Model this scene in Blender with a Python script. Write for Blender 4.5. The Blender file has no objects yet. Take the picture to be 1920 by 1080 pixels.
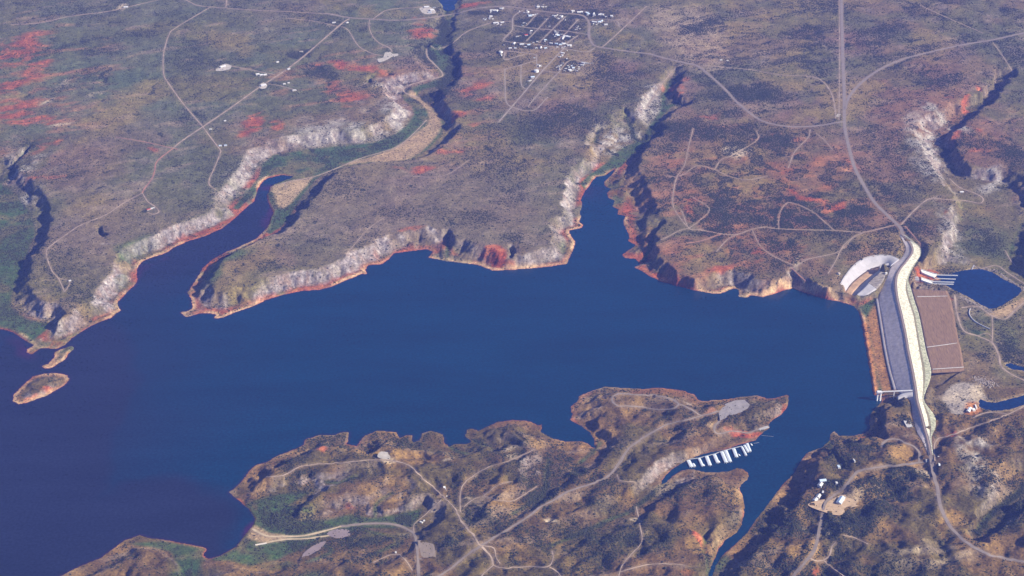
import bpy, math, random
import numpy as np

rng = np.random.default_rng(7)
random.seed(7)
scene = bpy.context.scene
COL = scene.collection

# ------------------------------------------------------------------ camera
CAM_H = 4363.0
TAN = math.tan(math.radians(15.0))
PITCH = math.radians(61.0)
cam_d = bpy.data.cameras.new('camera')
cam_d.sensor_width = 36.0
cam_d.lens = 18.0 / TAN
cam_d.clip_start = 10.0
cam_d.clip_end = 400000.0
cam = bpy.data.objects.new('camera', cam_d)
cam.location = (0, 0, CAM_H)
cam.rotation_euler = (PITCH, 0, 0)
COL.objects.link(cam)
scene.camera = cam

# ------------------------------------------------------------------ sky, sun, exposure
SUN_EL = math.radians(31.0)
SUN_AZ = math.radians(106.0)            # clockwise from +Y
world = bpy.data.worlds.new('World')
scene.world = world
world.use_nodes = True
nt = world.node_tree
bg = nt.nodes['Background']
sky = nt.nodes.new('ShaderNodeTexSky')
sky.sky_type = 'NISHITA'
sky.sun_disc = False
sky.sun_elevation = SUN_EL
sky.sun_rotation = SUN_AZ
sky.altitude = 900.0
sky.air_density = 1.0
sky.dust_density = 0.5
sky.ozone_density = 2.0
nt.links.new(sky.outputs[0], bg.inputs[0])
bg.inputs[1].default_value = 0.05
sun_d = bpy.data.lights.new('sun', 'SUN')
sun_d.energy = 5.0
sun_d.angle = math.radians(0.5)
sun_d.color = (1.0, 0.90, 0.76)
sun = bpy.data.objects.new('sun', sun_d)
from mathutils import Vector
sdir = Vector((math.sin(SUN_AZ) * math.cos(SUN_EL), math.cos(SUN_AZ) * math.cos(SUN_EL), math.sin(SUN_EL)))
sun.rotation_euler = sdir.to_track_quat('Z', 'Y').to_euler()
sun.location = (3000, 6000, 3000)
COL.objects.link(sun)
vs = scene.view_settings
vs.view_transform = 'Standard'
vs.look = 'None'
vs.exposure = 1.12
vs.gamma = 1.0
vs.use_curve_mapping = False
scene.cycles.max_bounces = 6
scene.cycles.volume_bounces = 1
scene.cycles.use_denoising = True

# ------------------------------------------------------------------ from a pixel of the photograph to a point of the land
SN, CS = math.sin(PITCH), math.cos(PITCH)
def unproj(px, py, z):
    px = np.asarray(px, float); py = np.asarray(py, float)
    xn = (px - 960) / 960 * TAN; yn = (540 - py) / 960 * TAN
    dx, dy, dz = xn, yn * CS + SN, yn * SN - CS
    t = (z - CAM_H) / dz
    return dx * t, dy * t
def world_poly(pts, z):
    a = np.array(pts, float)
    x, y = unproj(a[:, 0], a[:, 1], z)
    return np.stack([x, y], 1)

# ------------------------------------------------------------------ raster helpers
DX = 6.0
RX0, RX1, RY0, RY1 = -3900.0, 3900.0, 5000.0, 12800.0
NX = int((RX1 - RX0) / DX) + 1
NY = int((RY1 - RY0) / DX) + 1
gx = RX0 + np.arange(NX) * DX
gy = RY0 + np.arange(NY) * DX
GX, GY = np.meshgrid(gx, gy)
GX = GX.astype(np.float32); GY = GY.astype(np.float32)

def raster_poly(poly):
    cnt = np.zeros((NY, NX + 1), np.int32)
    n = len(poly)
    for i in range(n):
        x1, y1 = poly[i]; x2, y2 = poly[(i + 1) % n]
        if y1 == y2: continue
        if y1 > y2: x1, y1, x2, y2 = x2, y2, x1, y1
        j0 = max(int(math.ceil((y1 - RY0) / DX)), 0); j1 = min(int(math.ceil((y2 - RY0) / DX)), NY)
        if j1 <= j0: continue
        j = np.arange(j0, j1)
        xc = x1 + (gy[j] - y1) * (x2 - x1) / (y2 - y1)
        i0 = np.clip(np.ceil((xc - RX0) / DX), 0, NX).astype(int)
        np.add.at(cnt, (j, i0), 1)
    return (np.cumsum(cnt, 1)[:, :NX] % 2).astype(bool)

def edt(mask, R=60):
    big = 1e6
    idx = np.arange(NX, dtype=np.float32)[None, :]
    left = np.maximum.accumulate(np.where(mask, idx, -big), 1)
    right = np.minimum.accumulate(np.where(mask, idx, big)[:, ::-1], 1)[:, ::-1]
    g = np.minimum(np.minimum(idx - left, right - idx), 2 * R).astype(np.float32) ** 2
    out = g.copy()
    for k in range(1, R + 1):
        kk = float(k * k)
        np.minimum(out[k:], g[:-k] + kk, out=out[k:])
        np.minimum(out[:-k], g[k:] + kk, out=out[:-k])
    return np.sqrt(np.minimum(out, 4.0 * R * R)) * DX

def blur(a, r, n=2):
    a = a.astype(np.float32)
    for _ in range(n):
        for ax in (0, 1):
            p = np.concatenate([np.repeat(np.take(a, [0], ax), r + 1, ax), a, np.repeat(np.take(a, [-1], ax), r, ax)], ax)
            c = np.cumsum(p, ax, dtype=np.float64)
            L = a.shape[ax]
            a = ((np.take(c, np.arange(2 * r + 1, 2 * r + 1 + L), ax) - np.take(c, np.arange(0, L), ax)) / (2 * r + 1)).astype(np.float32)
    return a

def spread_fill(vals, mask):
    num = vals * mask; den = mask.astype(np.float32)
    out = np.zeros_like(num, np.float32); wsum = np.zeros_like(out)
    for r, w in ((2, 1e6), (8, 1e3), (24, 1.0), (70, 1e-4), (200, 1e-8)):
        b = blur(num, r, 2); d = blur(den, r, 2)
        out += w * b; wsum += w * d
    return out / np.maximum(wsum, 1e-12)

def hash2(ix, iy, seed):
    h = (ix.astype(np.int64) * 374761393 + iy.astype(np.int64) * 668265263 + seed * 1442695041) & 0xffffffff
    h = ((h ^ (h >> 13)) * 1274126177) & 0xffffffff
    h = h ^ (h >> 16)
    return (h & 0xffff).astype(np.float32) / 65535.0
def vnoise(x, y, wl, seed=0):
    u = x / wl; v = y / wl
    iu = np.floor(u); iv = np.floor(v)
    fu = u - iu; fv = v - iv
    fu = fu * fu * (3 - 2 * fu); fv = fv * fv * (3 - 2 * fv)
    iu = iu.astype(np.int64); iv = iv.astype(np.int64)
    a = hash2(iu, iv, seed); b = hash2(iu + 1, iv, seed); c = hash2(iu, iv + 1, seed); d = hash2(iu + 1, iv + 1, seed)
    return (a * (1 - fu) + b * fu) * (1 - fv) + (c * (1 - fu) + d * fu) * fv
def fbm(x, y, wl, octv=4, seed=0, gain=0.5):
    s = 0; amp = 1.0; tot = 0
    for o in range(octv):
        c, sn = math.cos(0.7 * o + seed), math.sin(0.7 * o + seed)
        s = s + amp * vnoise(x * c - y * sn + 77 * o, x * sn + y * c, wl / 2 ** o, seed * 17 + o); tot += amp; amp *= gain
    return s / tot
def ridged(x, y, wl, octv=3, seed=0):
    s = 0; amp = 1.0; tot = 0
    for o in range(octv):
        c, sn = math.cos(0.9 * o + seed), math.sin(0.9 * o + seed)
        s = s + amp * np.abs(2 * vnoise(x * c - y * sn, x * sn + y * c, wl / 2 ** o, seed * 31 + o) - 1); tot += amp; amp *= 0.5
    return s / tot
def smooth(a, b, x):
    t = np.clip((x - a) / (b - a), 0, 1)
    return t * t * (3 - 2 * t)

def blob_map(blobs, zref=None):
    """soft ellipses given as (px, py, rx, ry, angle deg, strength) of the photograph, laid on the land"""
    m = np.zeros((NY, NX), np.float32)
    for (px, py, rx, ry, ang, s) in blobs:
        zz = ZB
        cx, cy = unproj(px, py, zz)
        x1, y1 = unproj(px + 1, py, zz); x2, y2 = unproj(px, py - 1, zz)
        sx = abs(x1 - cx); sy = abs(y2 - cy)
        ext = max(rx * sx, ry * sy, rx * sy, ry * sx) * 1.6
        i0 = max(int((cx - ext - RX0) / DX), 0); i1 = min(int((cx + ext - RX0) / DX) + 1, NX)
        j0 = max(int((cy - ext - RY0) / DX), 0); j1 = min(int((cy + ext - RY0) / DX) + 1, NY)
        if i1 <= i0 or j1 <= j0: continue
        X = (GX[j0:j1, i0:i1] + WPX[j0:j1, i0:i1] - cx) / sx; Y = (GY[j0:j1, i0:i1] + WPY[j0:j1, i0:i1] - cy) / sy
        c, sn = math.cos(math.radians(ang)), math.sin(math.radians(ang))
        U = (X * c + Y * sn) / rx; V = (-X * sn + Y * c) / ry
        w = s * smooth(1.35, 0.4, np.sqrt(U * U + V * V))
        m[j0:j1, i0:i1] = np.maximum(m[j0:j1, i0:i1], w) if s > 0 else np.minimum(m[j0:j1, i0:i1], w)
    return m
ZB = 50.0
WPX = (fbm(GX, GY, 110, 4, 81) - 0.5) * 110; WPY = (fbm(GX, GY, 110, 4, 82) - 0.5) * 130
def sample(a, x, y):
    u = np.clip((np.asarray(x) - RX0) / DX, 0, NX - 1.001); v = np.clip((np.asarray(y) - RY0) / DX, 0, NY - 1.001)
    i = u.astype(int); j = v.astype(int); fu = u - i; fv = v - j
    if a.ndim == 3: fu = fu[..., None]; fv = fv[..., None]
    return (a[j, i] * (1 - fu) + a[j, i + 1] * fu) * (1 - fv) + (a[j + 1, i] * (1 - fu) + a[j + 1, i + 1] * fu) * fv

def crom(pts, closed=False, step=6.0):
    """Catmull-Rom through points, resampled to even steps"""
    P = np.array(pts, float)
    n = len(P)
    out = []
    m = n if closed else n - 1
    for i in range(m):
        p1 = P[i]; p2 = P[(i + 1) % n]
        p0 = P[i - 1] if (i > 0 or closed) else p1 - (p2 - p1)
        p3 = P[(i + 2) % n] if (i + 2 < n or closed) else p2 + (p2 - p1)
        k = max(2, int(np.linalg.norm((p2 - p1)[:2]) / step) + 1)
        t = np.linspace(0, 1, k, endpoint=False)[:, None]
        out.append(0.5 * ((2 * p1) + (-p0 + p2) * t + (2 * p0 - 5 * p1 + 4 * p2 - p3) * t ** 2 + (-p0 + 3 * p1 - 3 * p2 + p3) * t ** 3))
    if not closed: out.append(P[-1:])
    return np.concatenate(out)
# ------------------------------------------------------------------ the map: shorelines, valley floors, rims (traced points)
LAKE = [(-260,600),(-60,606),(0,616),(20,620),(37,630),(53,640),(63,648),(50,655),(49,661),(60,665),(70,657),(78,652),(92,653),(104,655),
 (122,647),(133,635),(150,623),(173,610),(197,600),(210,595),(214,590),(227,582),(221,574),(219,567),(230,557),(240,545),(252,535),(258,525),(256,515),(258,500),(267,490),(283,483),(310,475),(328,463),(350,453),(383,443),(417,428),(440,410),(457,393),(477,377),(481,362),
 (484,352),(490,342),(500,334),(525,328),(552,329),(545,335),(530,340),(512,347),(505,356),(502,367),(503,377),(508,388),(513,397),(508,412),(502,427),(480,448),(450,462),(423,473),(397,488),(380,503),(370,520),(356,541),(352,550),(358,560),(361,577),(353,583),(337,585),(342,590),(350,595),(373,588),(393,587),(405,590),(400,598),
 (417,596),(443,585),(473,575),(500,562),(533,552),(567,545),(600,543),(620,538),(640,529),(665,519),(678,513),(688,514),(684,507),(690,497),(717,495),(732,483),(738,475),(773,470),(800,467),(812,472),(803,483),(830,488),(867,493),(895,496),(923,507),(960,506),(1000,503),(1040,498),(1063,495),(1067,485),(1075,467),(1079,453),(1070,443),(1067,432),(1092,427),(1093,421),(1086,417),(1090,407),(1087,397),(1091,388),(1089,375),(1093,365),
 (1098,356),(1105,347),(1110,338),(1118,331),(1133,329),(1146,320),(1154,316),(1151,324),(1140,334),(1132,342),(1136,350),(1147,354),(1138,362),(1142,372),(1152,376),(1148,388),(1160,392),(1157,402),(1173,405),(1168,415),(1174,430),(1180,440),(1178,452),(1192,460),(1180,468),(1166,478),(1173,484),(1192,485),(1201,497),(1188,501),(1203,507),(1217,517),(1240,528),(1273,536),(1307,545),(1333,550),(1353,550),(1370,542),(1382,540),(1387,548),(1385,556),(1400,558),(1407,553),(1430,557),(1447,552),(1467,544),(1487,541),(1513,549),(1547,559),(1580,567),(1600,573),(1609,582),(1617,607),(1622,637),(1628,670),(1635,713),(1638,738),
 (1646,745),(1654,750),(1650,757),(1641,765),(1633,777),(1630,793),(1633,802),(1623,812),(1600,817),(1573,818),(1564,808),(1557,815),(1557,825),(1543,838),(1513,850),(1500,867),(1487,890),(1467,910),(1447,937),(1423,967),(1403,997),(1380,1020),(1357,1040),(1343,1060),(1335,1085),(1326,1085),(1334,1060),(1347,1030),(1360,1012),(1380,1000),(1391,983),(1396,953),(1394,930),(1387,921),(1389,910),(1402,897),(1403,888),(1393,880),(1382,878),(1367,883),(1345,885),(1323,885),(1297,880),(1280,882),(1262,893),(1248,905),(1240,910),(1240,902),(1250,890),
 (1263,878),(1277,870),(1290,861),(1320,851),(1361,842),(1395,831),(1416,826),(1427,814),(1442,803),(1441,796),(1450,786),(1466,777),(1477,762),(1479,742),(1474,740),(1465,743),(1453,747),(1439,747),(1419,741),(1400,744),(1387,745),(1361,749),(1340,750),(1318,752),(1309,750),(1303,740),(1291,737),(1284,733),(1257,729),(1230,727),(1207,730),(1160,727),(1133,725),(1110,733),(1087,742),(1083,753),(1069,763),(1073,778),(1068,788),(1087,798),(1106,810),(1113,820),(1117,838),(1110,841),(1103,832),(1087,827),(1057,827),(1033,822),(1013,810),(1017,795),(1010,798),(993,790),(960,788),(933,791),(910,802),(897,809),(887,803),(875,806),(872,818),(885,829),(873,833),(853,832),(842,838),(832,829),(832,815),(807,808),(792,812),(787,825),(773,830),(774,816),(763,815),(750,822),(743,810),(707,808),(683,817),(675,827),(670,837),(650,833),(655,810),(643,809),
 (630,815),(600,815),(570,825),(568,835),(547,845),(520,855),(500,867),(480,872),(467,883),(453,903),(437,917),(428,923),(447,938),(467,953),(480,973),(473,987),(457,1007),(443,1025),(410,1043),(393,1048),(380,1043),(388,1028),(350,1020),(307,1012),(277,1008),(263,1003),(233,1013),(213,1028),(187,1047),(153,1060),(120,1077),(60,1100),(-40,1130),(-260,1180)]
ISLANDS = [[(24,753),(25,740),(35,730),(48,717),(62,706),(85,700),(105,699),(125,703),(130,712),(122,722),(108,730),(88,742),(70,748),(50,755),(35,758)],
 [(101,671),(102,660),(114,655),(128,650),(137,648),(139,654),(127,663),(121,675),(108,682),(98,690),(84,691),(78,687),(90,682)]]
POND = [(1756,515),(1781,514),(1796,509),(1822,505),(1837,504),(1860,510),(1882,524),(1912,539),(1916,545),(1909,553),(1886,569),(1867,578),(1856,579),(1841,572),(1811,554),(1791,545),(1776,536),(1750,531),(1749,527),(1768,525),(1757,520)]
CHANNEL = [(1836,747),(1850,754),(1868,755),(1890,749),(1925,740),(1990,725),(1990,745),(1925,757),(1895,767),(1870,770),(1847,768),(1836,762)]
TOP_TANK = [(815,-12),(820,2),(828,8),(832,18),(840,20),(853,17),(852,9),(860,0),(866,-12)]
SMALL_POND = [(1884,684),(1893,681),(1908,685),(1922,690),(1935,697),(1918,695),(1897,692)]
# (polygon, floor height)
FLOORS = [
 ([(-200,330),(0,345),(14,352),(33,370),(50,392),(62,418),(66,440),(45,490),(33,524),(22,550),(20,575),(35,590),(55,600),(92,608),(85,620),(60,640),(53,640),(0,616),(-200,600)],6),
 ([(482,362),(462,375),(447,393),(437,390),(452,374),(470,352),(487,330),(492,308),(512,291),(545,286),(600,277),(655,273),(700,268),(740,252),(762,236),(777,215),(772,200),(757,187),(752,177),(765,168),(780,175),(800,193),(818,212),(832,230),(828,252),(803,280),(775,297),(740,303),(700,304),(650,312),(612,323),(592,337),(578,352),(563,372),(548,398),(530,422),(505,440),(500,430),(512,398),(503,370)],5),
 ([(752,177),(770,164),(800,156),(822,147),(826,138),(813,120),(800,108),(797,95),(803,86),(825,88),(838,100),(850,115),(857,130),(848,148),(835,160),(800,166),(775,176)],18),
 ([(803,86),(815,78),(825,60),(832,40),(836,18),(850,17),(846,40),(838,62),(832,82),(825,88)],36),
 ([(1098,356),(1088,345),(1100,332),(1120,318),(1137,305),(1150,290),(1172,274),(1200,266),(1214,250),(1222,250),(1216,265),(1198,280),(1175,300),(1165,312),(1152,320),(1132,330),(1110,340)],4),
 ([(1216,262),(1211,250),(1218,235),(1236,213),(1240,195),(1241,180),(1248,165),(1258,148),(1264,150),(1254,168),(1248,185),(1250,197),(1258,196),(1275,189),(1276,192),(1258,201),(1245,214),(1228,240)],14),
 ([(1768,305),(1760,285),(1752,275),(1745,262),(1755,250),(1780,232),(1810,212),(1840,190),(1860,168),(1868,145),(1871,147),(1866,168),(1848,193),(1818,217),(1785,242),(1768,262),(1772,280),(1780,300),(1788,322),(1800,336),(1850,345),(1880,350),(1900,375),(1902,420),(1893,460),(1885,500),(1830,490),(1790,480),(1795,440),(1815,400),(1812,382),(1790,340)],0),
 ([(1720,508),(1760,497),(1822,500),(1860,505),(1895,520),(1925,540),(1990,580),(1990,760),(1900,775),(1835,775),(1770,770),(1752,740),(1750,712),(1808,695),(1806,667),(1795,637),(1789,590),(1783,560),(1775,543),(1715,530)],-5),
 ([(455,948),(480,938),(520,928),(560,922),(585,922),(545,945),(520,962),(560,976),(610,975),(655,965),(700,972),(748,964),(790,955),(780,985),(740,990),(690,990),(645,1000),(600,1010),(560,1030),(520,1050),(470,1062),(430,1052),(392,1050),(410,1043),(443,1025),(473,990),(480,973)],4),
 ([(240,1020),(300,1014),(350,1022),(385,1030),(372,1045),(378,1060),(350,1085),(335,1060),(320,1035),(280,1025)],4),
 ([(1608,578),(1640,560),(1647,566),(1649,590),(1657,640),(1668,690),(1676,728),(1660,737),(1640,738),(1632,700),(1622,637)],6),
]
# thin creeks: polyline of (px, py, floor height)
CREEKS = [
 [(1245,905,1),(1215,932,5),(1180,960,9),(1130,980,14),(1090,1000,18),(1030,1025,24)],
 [(1115,840,0),(1108,852,6),(1125,830,5)],
 [(1112,845,1),(1100,857,9),(1085,870,14)],
 [(1028,862,14),(1022,895,12),(1018,925,14),(990,945,18),(960,965,22)],
 [(1330,1100,0),(1326,1060,1),(1318,1030,8),(1325,1005,16)],
 [(842,838,0),(858,848,10),(880,852,18)],
 [(890,829,0),(915,840,8),(925,850,14)],
 [(1925,905,-2),(1895,937,2),(1865,957,6),(1845,978,10),(1830,1000,16)],
 [(1925,410,-2),(1905,440,0),(1893,480,-2)],
 [(1640,768,0),(1652,795,8),(1650,810,14)],
 [(640,985,6),(700,1000,10),(745,1015,14),(700,1040,20)],
 [(600,1020,4),(620,1035,10),(575,1055,12)],
 [(1555,830,0),(1562,860,14),(1580,880,22)],
 [(200,455,8),(188,445,20),(187,432,32)],
 [(735,152,12),(700,150,25),(690,160,30)],
 [(1195,270,6),(1180,235,20),(1170,210,32)],
 [(1115,268,22),(1122,245,34)],
 [(0,345,8),(15,330,14),(40,300,24),(55,280,32)],
 [(610,905,10),(640,905,16),(668,893,22)],
 [(700,968,8),(705,945,16),(735,925,24)],
 [(835,520,2),(840,445,14)],
 [(1205,490,0),(1215,470,10),(1222,450,18),(1240,425,28)],
 [(960,492,4),(955,475,16)],
]
# rims: land at plateau height inside (polygon, height)
RIMS = [
 ([(70,555),(92,566),(116,583),(119,602),(143,578),(167,552),(193,532),(197,508),(201,493),(190,472),(186,456),(197,455),(233,450),(277,443),(300,432),(333,417),(380,392),(405,378),(400,368),(398,345),(415,335),(440,312),(467,288),(500,262),(512,250),(545,243),(580,228),(620,232),(650,246),(705,234),(728,213),(735,197),(725,180),(700,172),(690,166),(740,142),(800,131),(797,125),(780,108),(778,92),(795,76),(812,55),(822,25),(825,-60),(-200,-60),(-200,290),(20,300),(45,330),(75,350),(88,370),(96,390),(97,403),(90,433),(77,463),(57,505),(47,532),(55,545)],55),
 ([(413,533),(467,538),(500,523),(533,510),(567,500),(600,489),(640,476),(673,461),(707,448),(717,432),(740,421),(773,415),(797,420),(820,428),(843,432),(849,446),(873,451),(903,457),(930,463),(948,471),(963,477),(993,470),(1033,462),(1030,446),(1025,432),(1007,423),(1033,415),(1050,408),(1052,380),(1054,352),(1068,333),(1085,305),(1098,283),(1095,266),(1105,252),(1118,242),(1145,222),(1165,206),(1182,206),(1197,195),(1205,180),(1222,165),(1245,142),(1256,122),(1240,-60),(870,-60),(862,20),(850,60),(843,80),(858,98),(868,118),(866,140),(852,162),(830,172),(835,190),(850,208),(862,228),(858,248),(838,268),(815,288),(790,303),(740,315),(690,318),(640,326),(612,340),(597,358),(580,380),(562,408),(545,428),(520,448),(492,464),(470,476),(440,492),(418,512)],55),
 ([(1285,125),(1280,150),(1263,170),(1275,182),(1300,186),(1285,200),(1258,212),(1240,228),(1245,240),(1230,258),(1208,280),(1197,300),(1206,318),(1217,340),(1232,370),(1240,398),(1242,418),(1232,440),(1228,462),(1224,482),(1240,490),(1257,500),(1270,518),(1300,523),(1323,514),(1350,508),(1380,503),(1405,515),(1430,527),(1455,522),(1483,504),(1513,517),(1545,540),(1575,530),(1590,510),(1610,488),(1640,476),(1685,478),(1697,450),(1728,452),(1726,485),(1718,500),(1745,485),(1762,460),(1775,425),(1787,378),(1775,350),(1745,352),(1715,330),(1715,302),(1705,272),(1710,247),(1727,224),(1765,204),(1800,188),(1835,172),(1862,145),(1875,130),(1990,100),(1990,-60),(1285,-60)],55),
 ([(1875,165),(1850,198),(1822,222),(1790,245),(1783,258),(1795,272),(1803,300),(1818,318),(1858,318),(1880,310),(1900,320),(1990,330),(1990,140),(1890,145)],52),
 ([(483,898),(500,893),(540,890),(590,883),(626,883),(668,874),(690,868),(740,873),(775,892),(812,925),(842,950),(868,1000),(905,1040),(940,1075),(990,1100),(1310,1150),(1308,1060),(1340,995),(1378,960),(1382,930),(1372,905),(1350,898),(1300,900),(1268,915),(1240,940),(1200,970),(1150,998),(1090,1020),(1030,1045),(985,1020),(1000,985),(1060,960),(1120,940),(1180,915),(1215,890),(1230,870),(1260,850),(1320,832),(1335,822),(1345,802),(1385,785),(1420,775),(1445,765),(1455,755),(1430,752),(1380,755),(1310,760),(1270,745),(1160,737),(1130,745),(1120,765),(1128,790),(1150,810),(1160,830),(1130,860),(1100,890),(1070,905),(1040,935),(985,960),(950,975),(900,985),(880,940),(900,900),(950,870),(1010,845),(960,830),(910,835),(870,855),(800,850),(700,850),(640,850),(590,860),(540,872),(500,885)],38),
 ([(665,880),(690,876),(682,900),(645,925),(592,947),(562,957),(575,942),(612,920)],28),
 ([(712,945),(745,928),(800,913),(815,922),(780,938),(722,958)],26),
 ([(1575,832),(1600,828),(1640,832),(1665,812),(1660,785),(1672,762),(1710,762),(1730,815),(1738,845),(1755,838),(1775,815),(1830,800),(1860,815),(1860,850),(1862,900),(1840,945),(1815,985),(1830,1020),(1870,1000),(1990,930),(1990,1150),(1370,1150),(1385,1075),(1412,1035),(1440,1005),(1470,972),(1500,940),(1515,908),(1532,872),(1560,850)],52),
 ([(55,728),(80,712),(105,706),(112,712),(90,726),(62,738)],14),
 ([(110,672),(120,660),(130,656),(122,666)],6),
 ([(225,1075),(255,1035),(290,1030),(322,1050),(340,1090),(220,1110)],22),
 ([(410,1075),(470,1070),(500,1075),(480,1120),(400,1120)],22),
]
# local width of the slope between floor and rim (m) where no rim is traced
W_BLOBS = [(1180,400,60,90,0,330),(1150,760,90,50,0,140),(900,830,300,40,0,120),(1450,950,120,110,0,180),(1380,770,120,60,0,190),(900,1030,400,60,0,90)]
# ------------------------------------------------------------------ dam and spillway lines (px, py, height)
D_CREST = [(1691,440,51),(1702,451,50),(1709,463,50),(1709,474,50),(1699,489,50),(1687,504,50),(1680,519,50),(1679,537,50),(1682,560,50),(1689,590,50),(1697,627,50),(1702,657,50),(1710,695,50),(1716,729,50),(1719,751,50),(1727,779,50),(1734,807,50),(1738,821,50),(1745,853,48)]
D_FOOT = [(1686,441,48),(1693,452,45),(1698,466,42),(1692,481,40),(1678,493,40),(1669,504,40),(1664,518,38),(1655,535,20),(1647,560,10),(1652,590,10),(1658,627,10),(1663,657,10),(1671,695,10),(1681,730,12),(1706,751,36),(1711,780,32),(1719,810,38),(1729,826,44),(1741,853,47)]
D_BENCH = [(1695,440,50),(1710,452,48),(1724,465,42),(1724,481,39),(1712,498,38),(1705,512,36),(1700,525,34),(1698,541,33),(1703,562,32),(1712,590,31),(1719,630,30),(1724,660,30),(1730,697,30),(1731,727,38),(1730,751,40),(1738,779,38),(1743,805,42),(1745,820,46),(1749,853,47)]
D_LOW = [(1697,440,49),(1712,452,47),(1726,465,41),(1726,481,38),(1714,498,37),(1707,512,35),(1703,525,32),(1708,541,28),(1714,562,26),(1723,590,24),(1731,630,22),(1737,660,22),(1746,697,22),(1738,727,34),(1733,751,39),(1752,779,27),(1754,800,32),(1747,820,45),(1750,853,46)]
D_TOE = [(1776,545,-4),(1783,562,-4),(1789,590,-4),(1796,630,-4),(1803,660,-4),(1808,694,-4)]     # beside stations 7..12
S_OUT = [(1575,533,50),(1581,522,50),(1588,512,50),(1597,501,50),(1607,492,50),(1618,485,50),(1629,481,50),(1641,479,50),(1654,478,50),(1668,479,50),(1678,482,49),(1686,486,47)]
S_IN = [(1583,550,12),(1590,539,12),(1597,530,12),(1606,522,12),(1616,514,12),(1625,508,12),(1635,503,12),(1644,500,12),(1654,498,13),(1660,497,18),(1666,497,28),(1670,498,38)]
S_FL = [(1597,553,11),(1602,546,11),(1607,541,11),(1613,536,11),(1620,529,12),(1628,522,12),(1636,516,12),(1642,511,12),(1649,506,13)]
S_MD = [(1603,555,20),(1609,549,28),(1614,544,30),(1620,538,32),(1627,530,34),(1634,523,34),(1640,518,34),(1645,514,34),(1651,509,34)]
S_ME = [(1612,557,9),(1620,555,18),(1628,552,24),(1636,547,28),(1644,542,30),(1650,535,33),(1655,528,34),(1659,520,34),(1661,512,34)]
def lower(L_):
    return [p if i in (0, 1, 17, 18) else (p[0], p[1], p[2] if p[2] < 12 else 12 + (p[2] - 12) * 0.8) for i, p in enumerate(L_)]
D_CREST, D_FOOT, D_BENCH, D_LOW = map(lower, (D_CREST, D_FOOT, D_BENCH, D_LOW))
D_CREST[1] = (1702, 451, 46); D_CREST[17] = (1738, 821, 45)
S_OUT = [(a, b, c - max(0, i - 7) * 2) for i, (a, b, c) in enumerate(S_OUT)]
def line3(pts):
    a = np.array(pts, float)
    x, y = unproj(a[:, 0], a[:, 1], a[:, 2])
    return np.stack([x, y, a[:, 2]], 1)
L_CREST, L_FOOT, L_BENCH, L_LOW, L_TOE = map(line3, (D_CREST, D_FOOT, D_BENCH, D_LOW, D_TOE))
L_SOUT, L_SIN, L_SFL, L_SMD, L_SME = map(line3, (S_OUT, S_IN, S_FL, S_MD, S_ME))

# ------------------------------------------------------------------ terrain heights
wpl = world_poly(LAKE, 0)
lake = raster_poly(wpl)
for isl in ISLANDS: lake &= ~raster_poly(world_poly(isl, 0))
pond = raster_poly(world_poly(POND, -6)) | raster_poly(world_poly(CHANNEL, -6)) | raster_poly(world_poly(SMALL_POND, -6))
tank = raster_poly(world_poly(TOP_TANK, 40))
Lm = lake.copy(); Lv = np.zeros((NY, NX), np.float32)
FLm = np.zeros((NY, NX), bool)
for poly, z in FLOORS:
    m = raster_poly(world_poly(poly, z)) & ~lake
    Lm |= m; Lv[m] = z
    if z > 0 : FLm |= m
for c in CREEKS:
    a = line3(c)
    q = crom(a, step=3.0)
    i = np.round((q[:, 0] - RX0) / DX).astype(int); j = np.round((q[:, 1] - RY0) / DX).astype(int)
    ok = (i > 1) & (i < NX - 2) & (j > 1) & (j < NY - 2)
    i, j, zz = i[ok], j[ok], q[ok, 2]
    for di in (0, 1):
        for dj in (0, 1):
            f = ~lake[j + dj, i + di]
            Lm[j[f] + dj, i[f] + di] = True; Lv[j[f] + dj, i[f] + di] = zz[f]; FLm[j[f] + dj, i[f] + di] |= True
sp_floor = raster_poly(np.concatenate([L_SIN[:, :2], L_SFL[::-1, :2]]))
Lm |= sp_floor; Lv[sp_floor] = 8
Lm |= pond; Lv[pond] = -6
Lm |= tank; Lv[tank] = 40
base = spread_fill(Lv, Lm); base = np.where(Lm, Lv, base)
Pm = np.zeros((NY, NX), bool); Pv = np.zeros((NY, NX), np.float32)
for poly, z in RIMS:
    m = raster_poly(world_poly(poly, z)) & ~Lm
    Pm |= m; Pv[m] = z
# irregular rim: erode / dilate by noise
nwarp = fbm(GX, GY, 120, 3, 5)
dL = edt(Lm)
W = np.full((NY, NX), 105.0, np.float32)
for b in W_BLOBS:
    bm = blob_map([b[:5] + (1.0,)]); W = W * (1 - bm) + b[5] * bm
bm = blob_map([(1635, 505, 75, 45, 0, 1.0)]); W = W * (1 - bm) + 14 * bm
wi = np.clip(np.round(np.arange(NX)[None, :] + (fbm(GX, GY, 75, 3, 83) - 0.5) * 13), 0, NX - 1).astype(int)
wj = np.clip(np.round(np.arange(NY)[:, None] + (fbm(GX, GY, 75, 3, 84) - 0.5) * 13), 0, NY - 1).astype(int)
Pm = Pm[wj, wi] & ~Lm; Pv = np.where(Pm, Pv[wj, wi], 0)
Pm |= (dL > W) & ~Lm
Pv = np.where(Pv > 0, Pv, 0)
Hh = spread_fill(Pv, Pv > 0)
Hh = np.where(Pv > 0, Pv, Hh)
Hh = blur(Hh, 10, 2)
dP = edt(Pm)
dLs = blur(dL, 1, 1); dPs = blur(dP, 1, 1)
t = dLs / (dLs + dPs + 1e-3)
t = np.where(Pm, 1, np.where(Lm, 0, t))
gapw = dLs + dPs
flute = ridged(GX, GY, 70, 3, 3)
band = 4 * t * (1 - t)
t = np.clip(t + (fbm(GX, GY, 260, 2, 14) - 0.5) * 0.5 * band, 0, 1)
band = 4 * t * (1 - t)
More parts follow.
